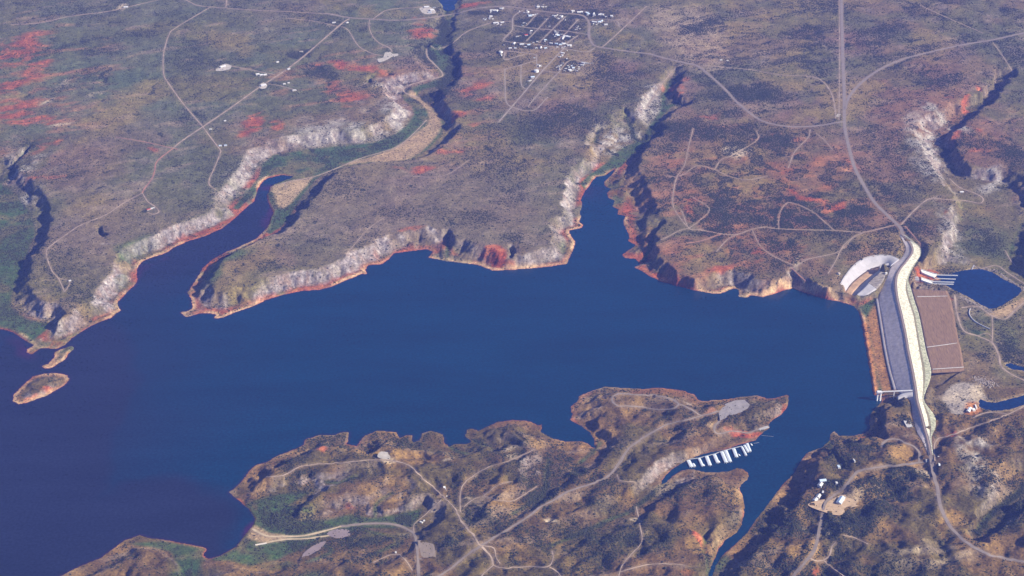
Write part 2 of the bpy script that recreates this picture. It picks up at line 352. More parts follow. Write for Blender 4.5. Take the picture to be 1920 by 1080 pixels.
tn = np.clip(t + band * ((flute - 0.42) * 0.55 + (nwarp - 0.5) * 0.5), 0, 1)
prof = np.interp(tn, [0, .05, .30, .40, .84, .91, .95, 1], [0, .03, .12, .21, .77, .83, .97, 1]).astype(np.float32)
south = smooth(7500, 6600, GY)                     # rougher, hillier country on the near side
inland = smooth(0, 220, np.where(Pm, dL, 0))
big = fbm(GX, GY, 900, 4, 11) - 0.5
mid = fbm(GX, GY, 230, 4, 12) - 0.5
H2 = Hh + inland * (big * (16 + 10 * south) + mid * (8 + 14 * south) + south * 44 * (0.36 - ridged(GX, GY, 300, 4, 17)) + (fbm(GX, GY, 95, 3, 13) - 0.5) * (3 + 26 * south))
H2 += smooth(9000, 13000, GY) * inland * 14
h = base + (H2 - base) * prof
h += (fbm(GX, GY, 60, 3, 21) - 0.5) * np.where(Lm, 1.0, 3.0 + 5.0 * south)
h += band * (ridged(GX, GY, 38, 2, 9) - 0.4) * 5.0 * smooth(20, 60, gapw)
h = np.maximum(h, base * 0.2 + 0.8 * np.where(base < 0, -8, 0.6))

# drainage: route water over the land and let it cut gullies
def drain(hh, its=260):
    ny, nx = hh.shape
    best = np.zeros(hh.shape, np.float32); rec = np.arange(ny * nx).reshape(ny, nx)
    idx = rec.copy()
    for dj in (-1, 0, 1):
        for di in (-1, 0, 1):
            if di == 0 and dj == 0: continue
            s = np.full(hh.shape, -1e9, np.float32)
            sl = (slice(max(0, -dj), ny - max(0, dj)), slice(max(0, -di), nx - max(0, di)))
            sr = (slice(max(0, dj), ny - max(0, -dj)), slice(max(0, di), nx - max(0, -di)))
            s[sl] = (hh[sl] - hh[sr]) / math.hypot(di, dj)
            r = np.full(hh.shape, 0); r[sl] = idx[sr]
            b = s > best
            best[b] = s[b]; rec[b] = r[b]
    rec = rec.ravel(); live = rec != np.arange(rec.size)
    A = np.ones(rec.size); inc = np.ones(rec.size)
    flow = np.ones(rec.size)
    for _ in range(its):
        flow = np.bincount(rec, weights=flow * live, minlength=rec.size)
        A += flow
    return A.reshape(ny, nx).astype(np.float32)
acc_all = None
for rnd, (k, cap) in enumerate(((1.5, 9.0), (1.1, 7.0))):
    hs = blur(h[::2, ::2], 1, 1) + rng.random(h[::2, ::2].shape).astype(np.float32) * 0.25
    A = drain(hs)
    cut = np.minimum(k * np.maximum(A - 3, 0) ** 0.36, cap)
    cut = blur(cut, 1, 2) * 1.4
    cut = np.repeat(np.repeat(cut, 2, 0), 2, 1)[:NY, :NX]
    cut = blur(cut, 1, 1)
    amt = np.clip(h - base - 1.0, 0, 14) / 14.0
    h = h - np.minimum(cut * amt * (0.45 + 0.75 * south + 0.5 * band), np.maximum(h - base - 0.5, 0))
    acc_all = blur(np.repeat(np.repeat(np.minimum(A, 400), 2, 0), 2, 1)[:NY, :NX], 1, 1)

# rills and flutes on the steep slopes
A = drain(h + rng.random(h.shape).astype(np.float32) * 0.35, 70)
rill = blur(np.minimum(1.5 * np.maximum(A - 2, 0) ** 0.42, 8.0), 1, 1)
stp = np.hypot(*np.gradient(blur(h, 2, 1), DX))
h = h - np.minimum(rill * smooth(0.10, 0.30, stp) * (0.8 + 0.8 * south + 2.2 * blob_map([(560,905,110,34,8,1),(740,925,140,50,10,1),(1290,830,120,26,10,.8),(1230,880,80,30,20,.8)])), np.maximum(h - base - 0.5, 0))
# water beds
din = edt(~lake, 20); din = blur(din, 1, 1)
dout = edt(lake, 45)
h = np.where(lake, -np.minimum(din * 0.15, 5) - 0.05, np.where(dout < 60, np.maximum(h, 0.25), h))
dpo = edt(~pond, 10); h = np.where(pond, -6 - np.minimum(dpo * 0.2, 4), h)
h = np.where(tank, 38.0, h)
dpond = edt(pond, 30)

# ------------------------------------------------------------------ fit the land to the dam and the spillway
def pin(line, rad, dz=0.0):
    global h
    q = crom(line, step=4.0)
    num = np.zeros_like(h); den = np.zeros_like(h)
    x0, x1 = q[:, 0].min() - rad, q[:, 0].max() + rad; y0, y1 = q[:, 1].min() - rad, q[:, 1].max() + rad
    i0, i1 = max(int((x0 - RX0) / DX), 0), min(int((x1 - RX0) / DX) + 2, NX); j0, j1 = max(int((y0 - RY0) / DX), 0), min(int((y1 - RY0) / DX) + 2, NY)
    X = GX[j0:j1, i0:i1]; Y = GY[j0:j1, i0:i1]
    best = np.full(X.shape, 1e9, np.float32); z = np.zeros(X.shape, np.float32)
    for p in q:
        d = (X - p[0]) ** 2 + (Y - p[1]) ** 2
        m = d < best
        best[m] = d[m]; z[m] = p[2]
    w = smooth(rad, rad * 0.25, np.sqrt(best))
    w = np.where(lake[j0:j1, i0:i1], 0, w)
    h[j0:j1, i0:i1] = h[j0:j1, i0:i1] * (1 - w) + (z + dz) * w
pin(L_FOOT, 26, -1.0)
pin(L_LOW[:7], 34, -1.0); pin(L_LOW[12:], 34, -1.0)
pin(L_TOE, 40, -1.0)
pin(np.array([L_LOW[12], L_TOE[-1]]), 60, -2.0); pin(np.array([L_LOW[7], L_TOE[0]]), 30, -1.0)
pin(L_SOUT, 45, -0.8)
pin(L_SME, 14, -0.8)
right_edge = np.concatenate([L_LOW[:7, :2], L_TOE[:, :2], L_LOW[13:, :2]])
dam_fp = raster_poly(np.concatenate([L_FOOT[1:17, :2], right_edge[1:-2][::-1]]))
ins = edt(~dam_fp, 6)
h = np.where(ins > 8, np.minimum(h, -14 + 0 * h), h)
sp_fp = raster_poly(np.concatenate([L_SOUT[:, :2], L_SFL[::-1][:1, :2], L_SME[::-1, :2]]))
ins2 = edt(~sp_fp, 6)
h = np.where(ins2 > 8, np.minimum(h, 2.0), h)
# ------------------------------------------------------------------ roads and tracks (name, width m, points)
ROADS = [
 # paved
 ('highway',17,[(1577,-40),(1578,20),(1580,100),(1583,180),(1583,215),(1585,245),(1595,290),(1605,320),(1624,355),(1640,380),(1665,405),(1688,427),(1692,441)]),
 ('highway',14,[(1745,853),(1750,887),(1757,913),(1763,947),(1777,980),(1800,1007),(1833,1030),(1873,1045),(1920,1053),(1980,1060)]),
 ('highway',15,[(1584,205),(1592,182),(1615,155),(1650,130),(1690,112),(1735,100),(1800,85),(1860,75),(1920,62),(1990,50)]),
 ('highway',13,[(1217,101),(1250,110),(1280,117),(1308,124),(1330,141),(1360,168),(1380,190),(1410,215),(1430,227),(1460,235),(1500,238),(1540,235),(1568,230),(1583,228)]),
 ('paved_road',10,[(560,1220),(700,1150),(827,1078),(873,1043),(907,1020),(957,990),(993,967),(1013,951),(1040,937),(1067,921),(1107,908),(1140,893),(1160,870),(1180,840),(1213,817),(1247,798),(1280,789),(1312,781),(1348,771)]),
 ('paved_road',9,[(1160,738),(1150,743),(1148,752),(1160,761),(1190,762),(1233,768),(1257,767),(1272,759),(1263,750),(1233,742),(1195,740),(1160,738)]),
 ('paved_road',9,[(1263,750),(1271,756),(1293,766),(1314,779)]),
 ('paved_road',9,[(1350,789),(1341,798),(1340,808),(1350,814),(1372,808),(1400,812),(1419,806),(1437,799)]),
 ('paved_road',11,[(1753,866),(1723,868),(1680,873),(1640,877),(1610,884),(1590,905),(1575,922),(1555,935),(1545,950),(1538,985),(1528,1028),(1513,1050),(1487,1080),(1460,1110)]),
 ('paved_road',9,[(1723,866),(1724,852),(1717,840),(1693,828),(1672,823),(1657,830),(1653,838)]),
 ('paved_road',12,[(640,987),(690,982),(735,983),(763,992),(777,1003),(781,1020),(783,1040),(785,1085),(786,1130)]),
 # town and top roads
 ('paved_road',13,[(610,25),(655,33),(700,36),(747,38),(807,33),(857,25),(893,16),(940,12),(973,15),(1000,19),(1042,24),(1083,27),(1098,33),(1105,45),(1104,60),(1106,73),(1116,86),(1147,92),(1190,98),(1217,101)]),
 ('street',9,[(982,18),(963,31),(961,47),(960,57),(945,73),(950,78),(1000,83),(1050,90),(1085,96),(1103,97),(1115,90)]),
 ('street',8,[(962,48),(1008,54),(1058,58),(1104,65)]),
 ('street',7,[(1009,24),(987,48)]),('street',7,[(1028,34),(987,77)]),('street',7,[(1060,31),(1010,81)]),('street',7,[(1084,37),(1067,55)]),('street',7,[(1066,58),(1045,76)]),('street',8,[(1083,67),(1061,82)]),
 ('street',10,[(1057,91),(1017,133),(978,179),(935,229)]),
 ('street',7,[(942,97),(953,96),(1002,102),(1006,108),(1007,127),(1017,132)]),('street',7,[(947,98),(947,112),(983,102)]),
 ('street',7,[(1005,113),(977,122),(953,128),(947,132),(947,160),(949,190),(963,202),(1000,207),(1027,182)]),
 ('street',7,[(977,122),(977,155),(982,165),(988,167)]),('street',7,[(1017,132),(1045,137),(1069,139)]),('street',6,[(1047,137),(1063,117),(1077,112),(1092,117)]),('street',6,[(1045,138),(1007,179),(990,200)]),
 ('street',7,[(1107,38),(1133,36),(1157,40),(1161,50)]),('dirt_road',8,[(1212,12),(1175,47),(1147,73),(1130,88)]),
 # dirt
 ('dirt_road',4,[(1300,240),(1290,280),(1283,310),(1268,333)]),('dirt_road',4,[(1340,318),(1352,300),(1375,290),(1420,262),(1418,245)]),('dirt_road',4,[(1530,250),(1545,262),(1562,282)]),('dirt_road',4,[(1460,429),(1462,400),(1480,380),(1520,395),(1545,415),(1563,431)]),('dirt_road',4,[(1292,428),(1310,415),(1330,392),(1300,370)]),('dirt_road',4,[(1410,430),(1425,460),(1450,480),(1493,500)]),('dirt_road',4,[(1600,445),(1575,470),(1590,400),(1640,380)][:2]+[(1545,480),(1500,488)]),('dirt_road',4,[(1210,205),(1240,160),(1262,132),(1280,120)]),('dirt_road',4,[(640,276),(690,262),(760,330),(830,330),(880,300)][2:]),('dirt_road',4,[(655,470),(690,430),(720,408)]),
 ('dirt_road',9,[(20,46),(75,43),(130,31),(200,22),(240,13),(300,-1),(330,-10)]),
 ('dirt_road',9,[(345,-2),(370,10),(397,13),(422,14),(425,-4)]),('dirt_road',7,[(422,14),(443,17),(540,22),(633,27)]),
 ('dirt_road',12,[(655,35),(640,45),(604,76),(568,107),(535,132),(500,155),(480,168),(430,204),(380,238),(340,265),(325,278)]),
 ('red_road',10,[(325,278),(305,293),(293,305),(290,320),(285,335),(270,355),(267,362)]),
 ('dirt_road',7,[(267,362),(277,378),(290,387),(298,397),(287,402),(277,398)]),
 ('dirt_road',6,[(267,362),(233,380),(200,402),(150,423),(120,443),(93,463),(87,477),(97,507),(110,523),(121,547)]),('dirt_road',5,[(110,522),(130,527),(127,539),(121,547)]),
 ('dirt_road',8,[(395,13),(330,52),(317,65),(309,90),(306,110),(307,138),(313,152),(340,190),(365,220),(382,240),(395,258),(412,280),(413,287),(402,315),(393,335),(393,347),(405,356)]),
 ('red_road',6,[(217,257),(270,266),(333,280)]),
 ('dirt_road',7,[(430,123),(470,131),(515,140)]),('dirt_road',6,[(497,157),(520,160),(552,168)]),
 ('dirt_road',6,[(540,34),(590,40),(635,50)]),
 ('dirt_road',9,[(700,35),(723,20),(747,16),(790,14)]),('dirt_road',7,[(693,37),(692,50),(698,67),(710,80),(730,90),(735,97)]),('dirt_road',7,[(640,50),(653,57),(673,87),(700,101),(718,104)]),
 ('dirt_road',8,[(957,40),(923,43),(890,53),(870,63),(847,82),(827,90),(807,87)]),
 ('dirt_road',10,[(807,87),(800,93),(802,107),(812,118),(822,128),(829,137),(827,144),(790,153),(765,161),(756,170),(768,178),(785,183)]),
 ('dirt_road',8,[(800,225),(773,253),(740,277),(673,298),(640,312),(590,331),(540,341),(502,353)]),('dirt_road',5,[(533,342),(538,352)]),
 ('dirt_road',6,[(1318,123),(1400,130),(1460,140),(1522,144),(1545,155),(1560,178),(1566,205),(1567,222)]),
 ('dirt_road',5,[(1573,-20),(1574,60),(1574,120),(1573,225)]),
 ('dirt_road',5,[(1725,10),(1780,35),(1843,62)]),('dirt_road',5,[(1862,80),(1880,105),(1900,136)]),
 ('dirt_road',6,[(1278,395),(1292,428),(1313,431),(1350,438),(1380,440),(1410,430),(1433,426),(1460,429),(1513,431),(1563,432),(1620,435),(1673,423),(1690,421)]),
 ('dirt_road',5,[(1292,428),(1280,415),(1262,385),(1265,345),(1268,333),(1250,330)]),('dirt_road',6,[(1292,428),(1275,432),(1250,445),(1230,452)]),
 ('dirt_road',6,[(1620,436),(1600,445),(1580,463),(1568,487),(1553,513)]),('dirt_road',6,[(1380,440),(1363,450),(1343,472)]),
 ('red_road',6,[(1278,457),(1313,452),(1352,439)]),('dirt_road',6,[(1480,503),(1493,500),(1513,487),(1553,478)]),('red_road',7,[(1484,503),(1505,522),(1528,541)]),
 ('dirt_road',5,[(1268,333),(1285,325),(1307,311),(1340,318),(1365,330),(1400,337),(1440,330)]),('dirt_road',5,[(1519,243),(1515,258),(1490,285),(1478,315)]),
 ('dirt_road',9,[(1690,421),(1717,392),(1743,373),(1773,374),(1813,377),(1838,381),(1843,372),(1827,362),(1800,352),(1780,335)]),
 ('red_road',6,[(1697,424),(1717,447),(1727,460),(1725,475)]),
 ('dirt_road',11,[(1790,553),(1795,590),(1807,620),(1833,630),(1860,643),(1873,667),(1880,690),(1920,713),(1990,735)]),
 ('dirt_road',10,[(1803,577),(1833,575),(1860,592),(1885,598),(1905,580),(1925,563)]),
 ('dirt_road',6,[(1860,592),(1861,620),(1860,643)]),('dirt_road',6,[(1833,630),(1850,625),(1862,633)]),
 ('dirt_road',9,[(1753,864),(1752,835),(1760,823),(1780,817),(1847,793),(1890,777),(1930,757)]),('dirt_road',7,[(1890,777),(1865,773),(1845,775),(1825,783)]),
 ('dirt_road',8,[(1518,1047),(1533,1052),(1547,1050),(1556,1040),(1560,1025),(1567,1017)]),('dirt_road',6,[(1545,1053),(1565,1068),(1580,1078),(1600,1100)]),('dirt_road',5,[(1580,1003),(1600,1008),(1627,1020)]),
 ('dirt_road',6,[(1885,470),(1893,485),(1905,500)]),('dirt_road',7,[(1838,505),(1868,498),(1890,512),(1925,535)]),
 ('dirt_road',7,[(500,893),(533,891),(567,874),(640,868),(690,863),(733,864),(767,873),(793,897),(827,927),(853,953)]),
 ('dirt_road',10,[(853,953),(867,980),(887,1003),(900,1022),(920,1043),(925,1060)]),
 ('dirt_road',7,[(925,1060),(940,1065),(990,1063),(1027,1062),(1037,1047),(1035,1033)]),('dirt_road',7,[(925,1060),(908,1075),(890,1095)]),('dirt_road',6,[(1030,1063),(1045,1073),(1060,1090)]),
 ('dirt_road',6,[(863,960),(863,927),(870,907),(887,893),(913,877),(945,867),(973,857),(1000,843)]),('dirt_road',5,[(870,950),(887,937),(907,932),(947,940),(967,937),(1007,912)]),
 ('dirt_road',5,[(907,930),(933,910),(960,903)]),('dirt_road',6,[(777,1000),(775,987),(783,977),(800,963),(827,937)]),
 ('dirt_road',6,[(1193,950),(1200,985),(1203,1017),(1183,1040),(1167,1060),(1160,1080)]),('dirt_road',6,[(1160,1073),(1200,1062),(1240,1057),(1285,1060)]),('dirt_road',6,[(1157,890),(1163,901),(1190,904)]),
 ('dirt_road',5,[(900,1023),(925,1027),(930,1045),(938,1057)]),('dirt_road',5,[(700,1055),(735,1040),(757,1046),(773,1070)]),
 ('sand_track',12,[(473,992),(500,1005),(530,1006),(567,1005),(600,998),(640,987)]),('sand_track',10,[(480,1022),(530,1012),(575,1010),(620,1004)]),
]
def cast(px, py, it=14):
    """points of the photograph -> points of the land"""
    px = np.asarray(px, float); py = np.asarray(py, float)
    z = np.full(px.shape, 40.0)
    for k in range(it):
        x, y = unproj(px, py, z)
        z = 0.4 * z + 0.6 * sample(h, x, y)
    x, y = unproj(px, py, z)
    return x, y, sample(h, x, y)
road_lines = []
num = np.zeros_like(h); den = np.zeros_like(h)
for name, wdt, pts in ROADS:
    if name in ('dirt_road', 'red_road', 'street'): wdt = wdt * 0.78
    q = crom(pts, step=1.0)
    x, y, z = cast(q[:, 0], q[:, 1])
    P = np.stack([x, y, z], 1)
    # even steps, smoothed
    for _ in range(3): P[1:-1] = 0.25 * P[:-2] + 0.5 * P[1:-1] + 0.25 * P[2:]
    s = np.concatenate([[0], np.cumsum(np.linalg.norm(np.diff(P[:, :2], axis=0), axis=1))])
    n = max(int(s[-1] / 5.0), 3); ss = np.linspace(0, s[-1], n)
    P = np.stack([np.interp(ss, s, P[:, k]) for k in range(3)], 1)
    zz = P[:, 2]
    for _ in range(14 if len(zz) > 30 else 6):
        zz = np.concatenate([zz[:1], 0.25 * zz[:-2] + 0.5 * zz[1:-1] + 0.25 * zz[2:], zz[-1:]])
    P[:, 2] = zz
    road_lines.append((name, wdt, P))
    R = wdt * 0.5 + 8
    k = int(R / DX) + 1
    ci = np.round((P[:, 0] - RX0) / DX).astype(int); cj = np.round((P[:, 1] - RY0) / DX).astype(int)
    for dj in range(-k, k + 1):
        for di in range(-k, k + 1):
            i = ci + di; j = cj + dj
            ok = (i >= 0) & (i < NX) & (j >= 0) & (j < NY)
            i2, j2 = i[ok], j[ok]
            d = np.hypot(gx[i2] - P[ok, 0], gy[j2] - P[ok, 1])
            w = smooth(R, wdt * 0.5 + 1, d)
            np.add.at(num, (j2, i2), w * zz[ok]); np.add.at(den, (j2, i2), w)
road_w = np.clip(den, 0, 1)
keep = road_w * (~lake)
keep = np.where((ins > 0) | (ins2 > 0), 0, keep)
h = np.where(keep > 0, h * (1 - keep) + num / np.maximum(den, 1e-6) * keep, h)
h = h.astype(np.float32)

# flat lots levelled into the land
def level(poly_px, z_off=0.0, z=None):
    global h
    a = np.array(poly_px, float)
    x, y, zz = cast(a[:, 0], a[:, 1])
    zl = float(np.median(zz)) if z is None else z
    poly = world_poly(poly_px, zl)
    m = raster_poly(poly)
    w = smooth(0, 1, blur(m.astype(np.float32), 2, 2))
    w = np.where(lake, 0, w)
    h = (h * (1 - w) + zl * w).astype(np.float32)
    return poly, zl

LOTS = [('parking_lot',[(1346,764),(1362,757),(1378,751),(1396,750),(1408,761),(1407,769),(1390,773),(1372,779),(1350,789)],'asphalt'),
 ('gravel_lot',[(783,1013),(813,1015),(818,1046),(786,1050)],'gravel'),
 ('mud_flat',[(613,1001),(622,995),(640,992),(655,995),(657,1003),(645,1011),(625,1008)],'mud'),
 ('mud_flat',[(567,1050),(569,1038),(590,1022),(610,1015),(606,1024),(588,1040),(575,1051)],'mud'),
 ('well_pad',[(712,117),(708,111),(718,108),(722,99),(730,96),(736,101),(746,101),(745,106),(735,107),(726,112)],'white'),
 ('well_pad',[(405,133),(412,124),(424,120),(434,124),(428,131)],'white'),
 ('well_pad',[(783,16),(792,13),(810,15),(817,24),(803,27),(790,24)],'white'),
 ('well_pad',[(486,160),(494,155),(501,160),(497,166),(488,166)],'white'),
 ('well_pad',[(708,857),(714,847),(735,851),(734,860),(722,861)],'white'),
 ('yard',[(1515,947),(1535,938),(1560,935),(1580,928),(1600,930),(1622,940),(1612,948),(1592,953),(1575,966),(1545,960)],'tan')]
lots = []
lotm = np.zeros((NY, NX), np.float32)
for name, poly, mat in LOTS:
    p, z = level(poly); lots.append((name, p, z, mat)); lotm = np.maximum(lotm, blur(raster_poly(p).astype(np.float32), 1, 1))

# ------------------------------------------------------------------ ground colours (what the soil, rock and plants are)
gy_, gx_ = np.gradient(h, DX)
slope = np.hypot(gx_, gy_)
n1 = fbm(GX, GY, 420, 5, 31); n2 = fbm(GX, GY, 90, 4, 32); n3 = fbm(GX, GY, 28, 3, 33); n4 = rng.random((NY, NX)).astype(np.float32)
sx = GX * 0.92 + GY * 0.38; sy = -GX * 0.38 + GY * 0.92
streak = fbm(sx * 0.35, sy * 1.2, 60, 4, 41)
def mixc(c, col, w):
    w = np.clip(w, 0, 1)[..., None]
    return c * (1 - w) + np.array(col, np.float32) * w
C = np.zeros((NY, NX, 3), np.float32) + np.array((0.142, 0.108, 0.066), np.float32)
C = mixc(C, (0.105, 0.100, 0.058), smooth(0.42, 0.62, n1))
C = mixc(C, (0.20, 0.165, 0.125), smooth(0.52, 0.72, n2) * 0.8)
C = mixc(C, (0.16, 0.10, 0.075), smooth(0.5, 0.7, fbm(GX, GY, 600, 4, 35)) * 0.6)
REG = lambda b: blur(blob_map(b), 18, 2)
C = mixc(C, (0.088, 0.104, 0.060), REG([(250,80,420,170,0,1),(640,20,420,90,0,.8),(250,330,260,100,0,.35)]) * (0.35 + 0.9 * n1))
C = mixc(C, (0.178, 0.098, 0.054), REG([(1430,360,260,150,0,1),(1760,260,140,180,0,.7),(1330,490,160,50,0,1),(1680,420,120,60,0,.6)]) * (0.25 + 1.0 * n2))
C = mixc(C, (0.20, 0.155, 0.072), smooth(0.50, 0.66, fbm(GX, GY, 380, 4, 38)) * 0.65)
C = mixc(C, (0.092, 0.092, 0.045), smooth(0.52, 0.64, fbm(GX, GY, 330, 4, 39)) * 0.6)
C = mixc(C, (0.145, 0.118, 0.085), REG([(760,390,330,110,0,.9),(200,450,170,80,0,.8)]) * 0.8)
C = mixc(C, (0.105, 0.066, 0.031), south * 0.85)
C = mixc(C, (0.25, 0.165, 0.075), south * smooth(0.5, 0.68, fbm(GX, GY, 150, 4, 36)) * 0.75)
C = mixc(C, (0.062, 0.056, 0.024), south * smooth(0.52, 0.66, fbm(GX, GY, 210, 4, 37)) * 0.7)
C = mixc(C, (0.24, 0.19, 0.14), smooth(0.6, 0.78, streak) * 0.5)
dry = blob_map([(1300,70,60,60,0,.9),(1250,40,40,30,0,.8),(1095,130,30,20,0,.4),(1330,130,60,10,0,.5),(1420,200,60,15,0,.4)])
C = mixc(C, (0.30, 0.24, 0.17), dry * (0.3 + n2))
# pale caliche and dolomite on the slopes
gap = (~Pm) & (~Lm)
palew = blur(((t > 0.12) & (t < 0.995) & gap).astype(np.float32), 1, 1) * smooth(0.10, 0.26, slope) * (0.55 + 0.9 * n3)
pale_in = blob_map([(560,520,240,50,14,1),(330,425,150,30,18,1),(180,545,90,60,55,1),(470,320,60,70,-45,1),(640,245,140,30,0,1),(735,200,40,50,0,.9),(760,150,80,14,8,.9),(760,440,140,40,0,.8),(1000,475,100,25,0,.6),
 (1060,380,40,60,0,1),(1090,300,40,40,45,1),(1160,255,50,25,30,1),(1220,190,50,30,50,1),(1740,260,50,80,0,1),(1850,325,40,25,0,1),(1780,430,30,60,0,1.2),(560,905,100,35,8,.9),(740,930,130,40,10,.5),(1230,870,120,30,15,.55),
 (1830,870,40,70,-15,.8),(95,570,60,60,0,.7),(50,310,60,40,0,.8),(830,230,30,60,0,.4),(1450,765,30,20,0,.7),(1300,745,40,12,0,.5),(78,727,50,18,25,.9),(120,665,25,14,30,.9),(290,1050,50,25,0,.5),(450,1065,50,12,0,.5),(1430,520,90,25,0,.6),(1000,860,110,25,0,.4)])
palew = palew * np.clip(0.12 + pale_in, 0, 1.1) * smooth(0.30, 0.56, fbm(GX, GY, 140, 3, 46) + 0.06)
C = mixc(C, (0.225, 0.20, 0.19), palew * 0.82 * (0.55 + 0.9 * n4))
C = mixc(C, (0.37, 0.345, 0.32), palew * smooth(0.5, 0.75, fbm(GX, GY, 35, 2, 44)) * smooth(0.55, 0.95, t) * 0.7)
C = mixc(C, (0.17, 0.12, 0.09), palew * smooth(0.52, 0.7, fbm(GX, GY, 22, 2, 45)) * 0.6)
strata = np.sin((h + 3 * n2) * 1.35) * 0.5 + np.sin((h + 2 * n1) * 0.62) * 0.5
C = C * (1 + 0.38 * strata * np.clip(palew, 0, 1))[..., None]
GREYB = [(1735,262,36,52,0,1),(1775,222,45,16,-35,1),(1735,320,28,22,0,.9),(1855,328,34,18,10,1),(1785,430,20,55,0,.8),(1160,252,46,20,35,1),(1222,188,22,34,-35,1),(1115,240,20,10,30,.6),(1075,375,14,50,0,.5),(735,205,26,34,20,.9),(690,240,50,14,0,.8),(600,245,70,16,10,.7),(780,150,50,9,12,.9),(700,162,26,9,20,.7),(465,320,24,50,-45,.6),(50,310,45,14,25,.8),(20,300,20,30,0,.6),(60,355,30,10,10,.8),(1835,870,24,60,-15,.9),(1800,840,20,30,0,.6)]
C = mixc(C, (0.31, 0.29, 0.255), blob_map(GREYB) * smooth(0.36, 0.60, n3 * 0.5 + n2 * 0.5) * (0.6 + 0.6 * n4))
# red beds
REDB = [(45,742,26,10,30,1.7),(105,712,26,12,30,1.3),(120,672,20,8,30,.8),(30,100,60,36,30,.95),(65,135,45,20,35,.95),(10,165,45,18,30,.9),(20,210,60,22,10,.95),(65,228,55,11,5,1),(95,265,45,8,8,.8),(60,285,40,8,30,.6),(40,345,40,9,25,.9),(110,330,25,8,0,.6),(290,280,14,7,0,.8),(480,232,24,22,40,1),(458,252,18,12,0,1),(525,235,16,16,50,.8),(590,128,14,8,0,.8),(635,123,24,9,-15,1),
 (690,135,45,10,-10,1),(655,183,40,18,0,.9),(625,165,20,20,60,.6),(790,62,36,14,0,1),(785,40,20,6,0,.6),(880,12,34,8,8,1),(890,170,32,10,25,.9),(905,190,30,9,20,.8),(865,215,22,10,20,.9),(885,235,22,6,10,.7),(855,285,20,6,0,.8),(795,318,30,6,5,1),(830,283,15,8,0,.8),(740,318,20,5,0,.7),
 (1268,165,22,16,-15,.9),(1285,150,14,8,0,.7),(1232,275,20,5,20,.7),(1255,300,20,8,0,.5),(1330,218,30,4,0,.7),(1450,250,20,5,0,.7),(1510,372,38,9,-12,1.1),(1560,388,25,9,25,1.1),(1485,362,18,6,-25,1),(1430,320,26,9,25,.6),(1390,290,30,8,0,.7),(1400,330,24,10,0,.4),(1290,375,14,5,0,.9),(1292,398,14,6,-20,.9),(1310,385,8,3,0,.8),(1600,308,10,8,0,.8),(1470,322,16,6,0,.7),(1500,265,10,3,0,.6),
 (1425,470,18,9,30,.9),(1355,508,40,9,5,1),(1420,490,25,8,40,.6),(1350,380,30,6,0,.4),(1540,395,10,18,35,.7),(1480,415,50,6,10,.4),(1745,497,34,10,5,2.4),(1735,535,28,8,-8,2.0),(1765,540,25,5,-15,1.8),(1790,507,20,5,0,.8),(1790,248,18,7,35,1),(1838,240,16,7,0,.8),(1840,285,24,9,20,.7),(1815,190,20,5,30,1),(1785,185,16,3,0,.7),(1840,165,6,6,0,.8),(1770,397,6,5,0,.9),
 (960,493,60,10,2,1.8),(925,478,28,14,-20,1.6),(1040,485,28,9,10,1),(560,540,60,8,14,1.5),(640,515,40,7,20,.9),(700,475,20,8,20,.6),(770,428,20,5,10,.7),(510,555,40,6,14,1),(1240,515,35,12,-20,2.0),(1265,525,30,9,-15,1.8),(1310,538,40,8,-10,1.2),(1200,500,10,8,0,1),(395,570,40,7,0,1),(200,575,40,8,35,.8),(90,633,35,6,20,.9),(345,432,20,6,20,.8),
 (443,930,22,7,-25,.9),(475,928,12,6,0,1),(475,890,8,14,20,.7),(600,838,18,10,0,1),(638,820,10,10,0,.8),(700,825,8,8,0,.5),(1072,775,8,14,0,.8),(1475,752,8,14,10,1.8),(1398,801,36,6,4,2.4),(1430,812,16,4,20,1),(1310,1000,9,12,-40,1.2),(1318,1012,8,4,0,1),(1635,800,9,12,0,.9),(1410,822,20,3,20,.8),(660,933,12,5,0,.6),(545,965,20,5,0,.6),(1770,818,13,4,10,2.2),(1817,1000,10,3,20,1),(1528,1065,6,12,-10,1.1),(1285,1070,20,8,0,.6),(1640,645,5,40,5,.9),(1632,700,4,40,4,.6),(285,765,10,3,0,0)]
redm = blob_map(REDB)
warm = REG([(1430,360,260,150,0,1),(40,180,160,150,0,.9),(620,150,160,60,0,.7),(860,200,60,110,0,.7),(1330,490,160,50,0,1),(1800,220,130,80,0,.6)])
redn = smooth(0.36, 0.66, streak * 0.65 + n3 * 0.35 + (redm - 0.6) * 0.28)
shore_red = smooth(0.50, 0.16, t) * gap * smooth(0.30, 0.52, n2) * (0.85 - 0.78 * south) * smooth(170, 40, dout)
C = mixc(C, (0.30, 0.135, 0.07), warm * smooth(0.50, 0.68, streak * 0.6 + n2 * 0.4) * 0.6)
C = mixc(C, (0.26, 0.082, 0.045), np.maximum(0.85 * redm * redn, shore_red))
C = mixc(C, (0.36, 0.16, 0.09), redm * redn * smooth(0.55, 0.8, n3) * 0.7)
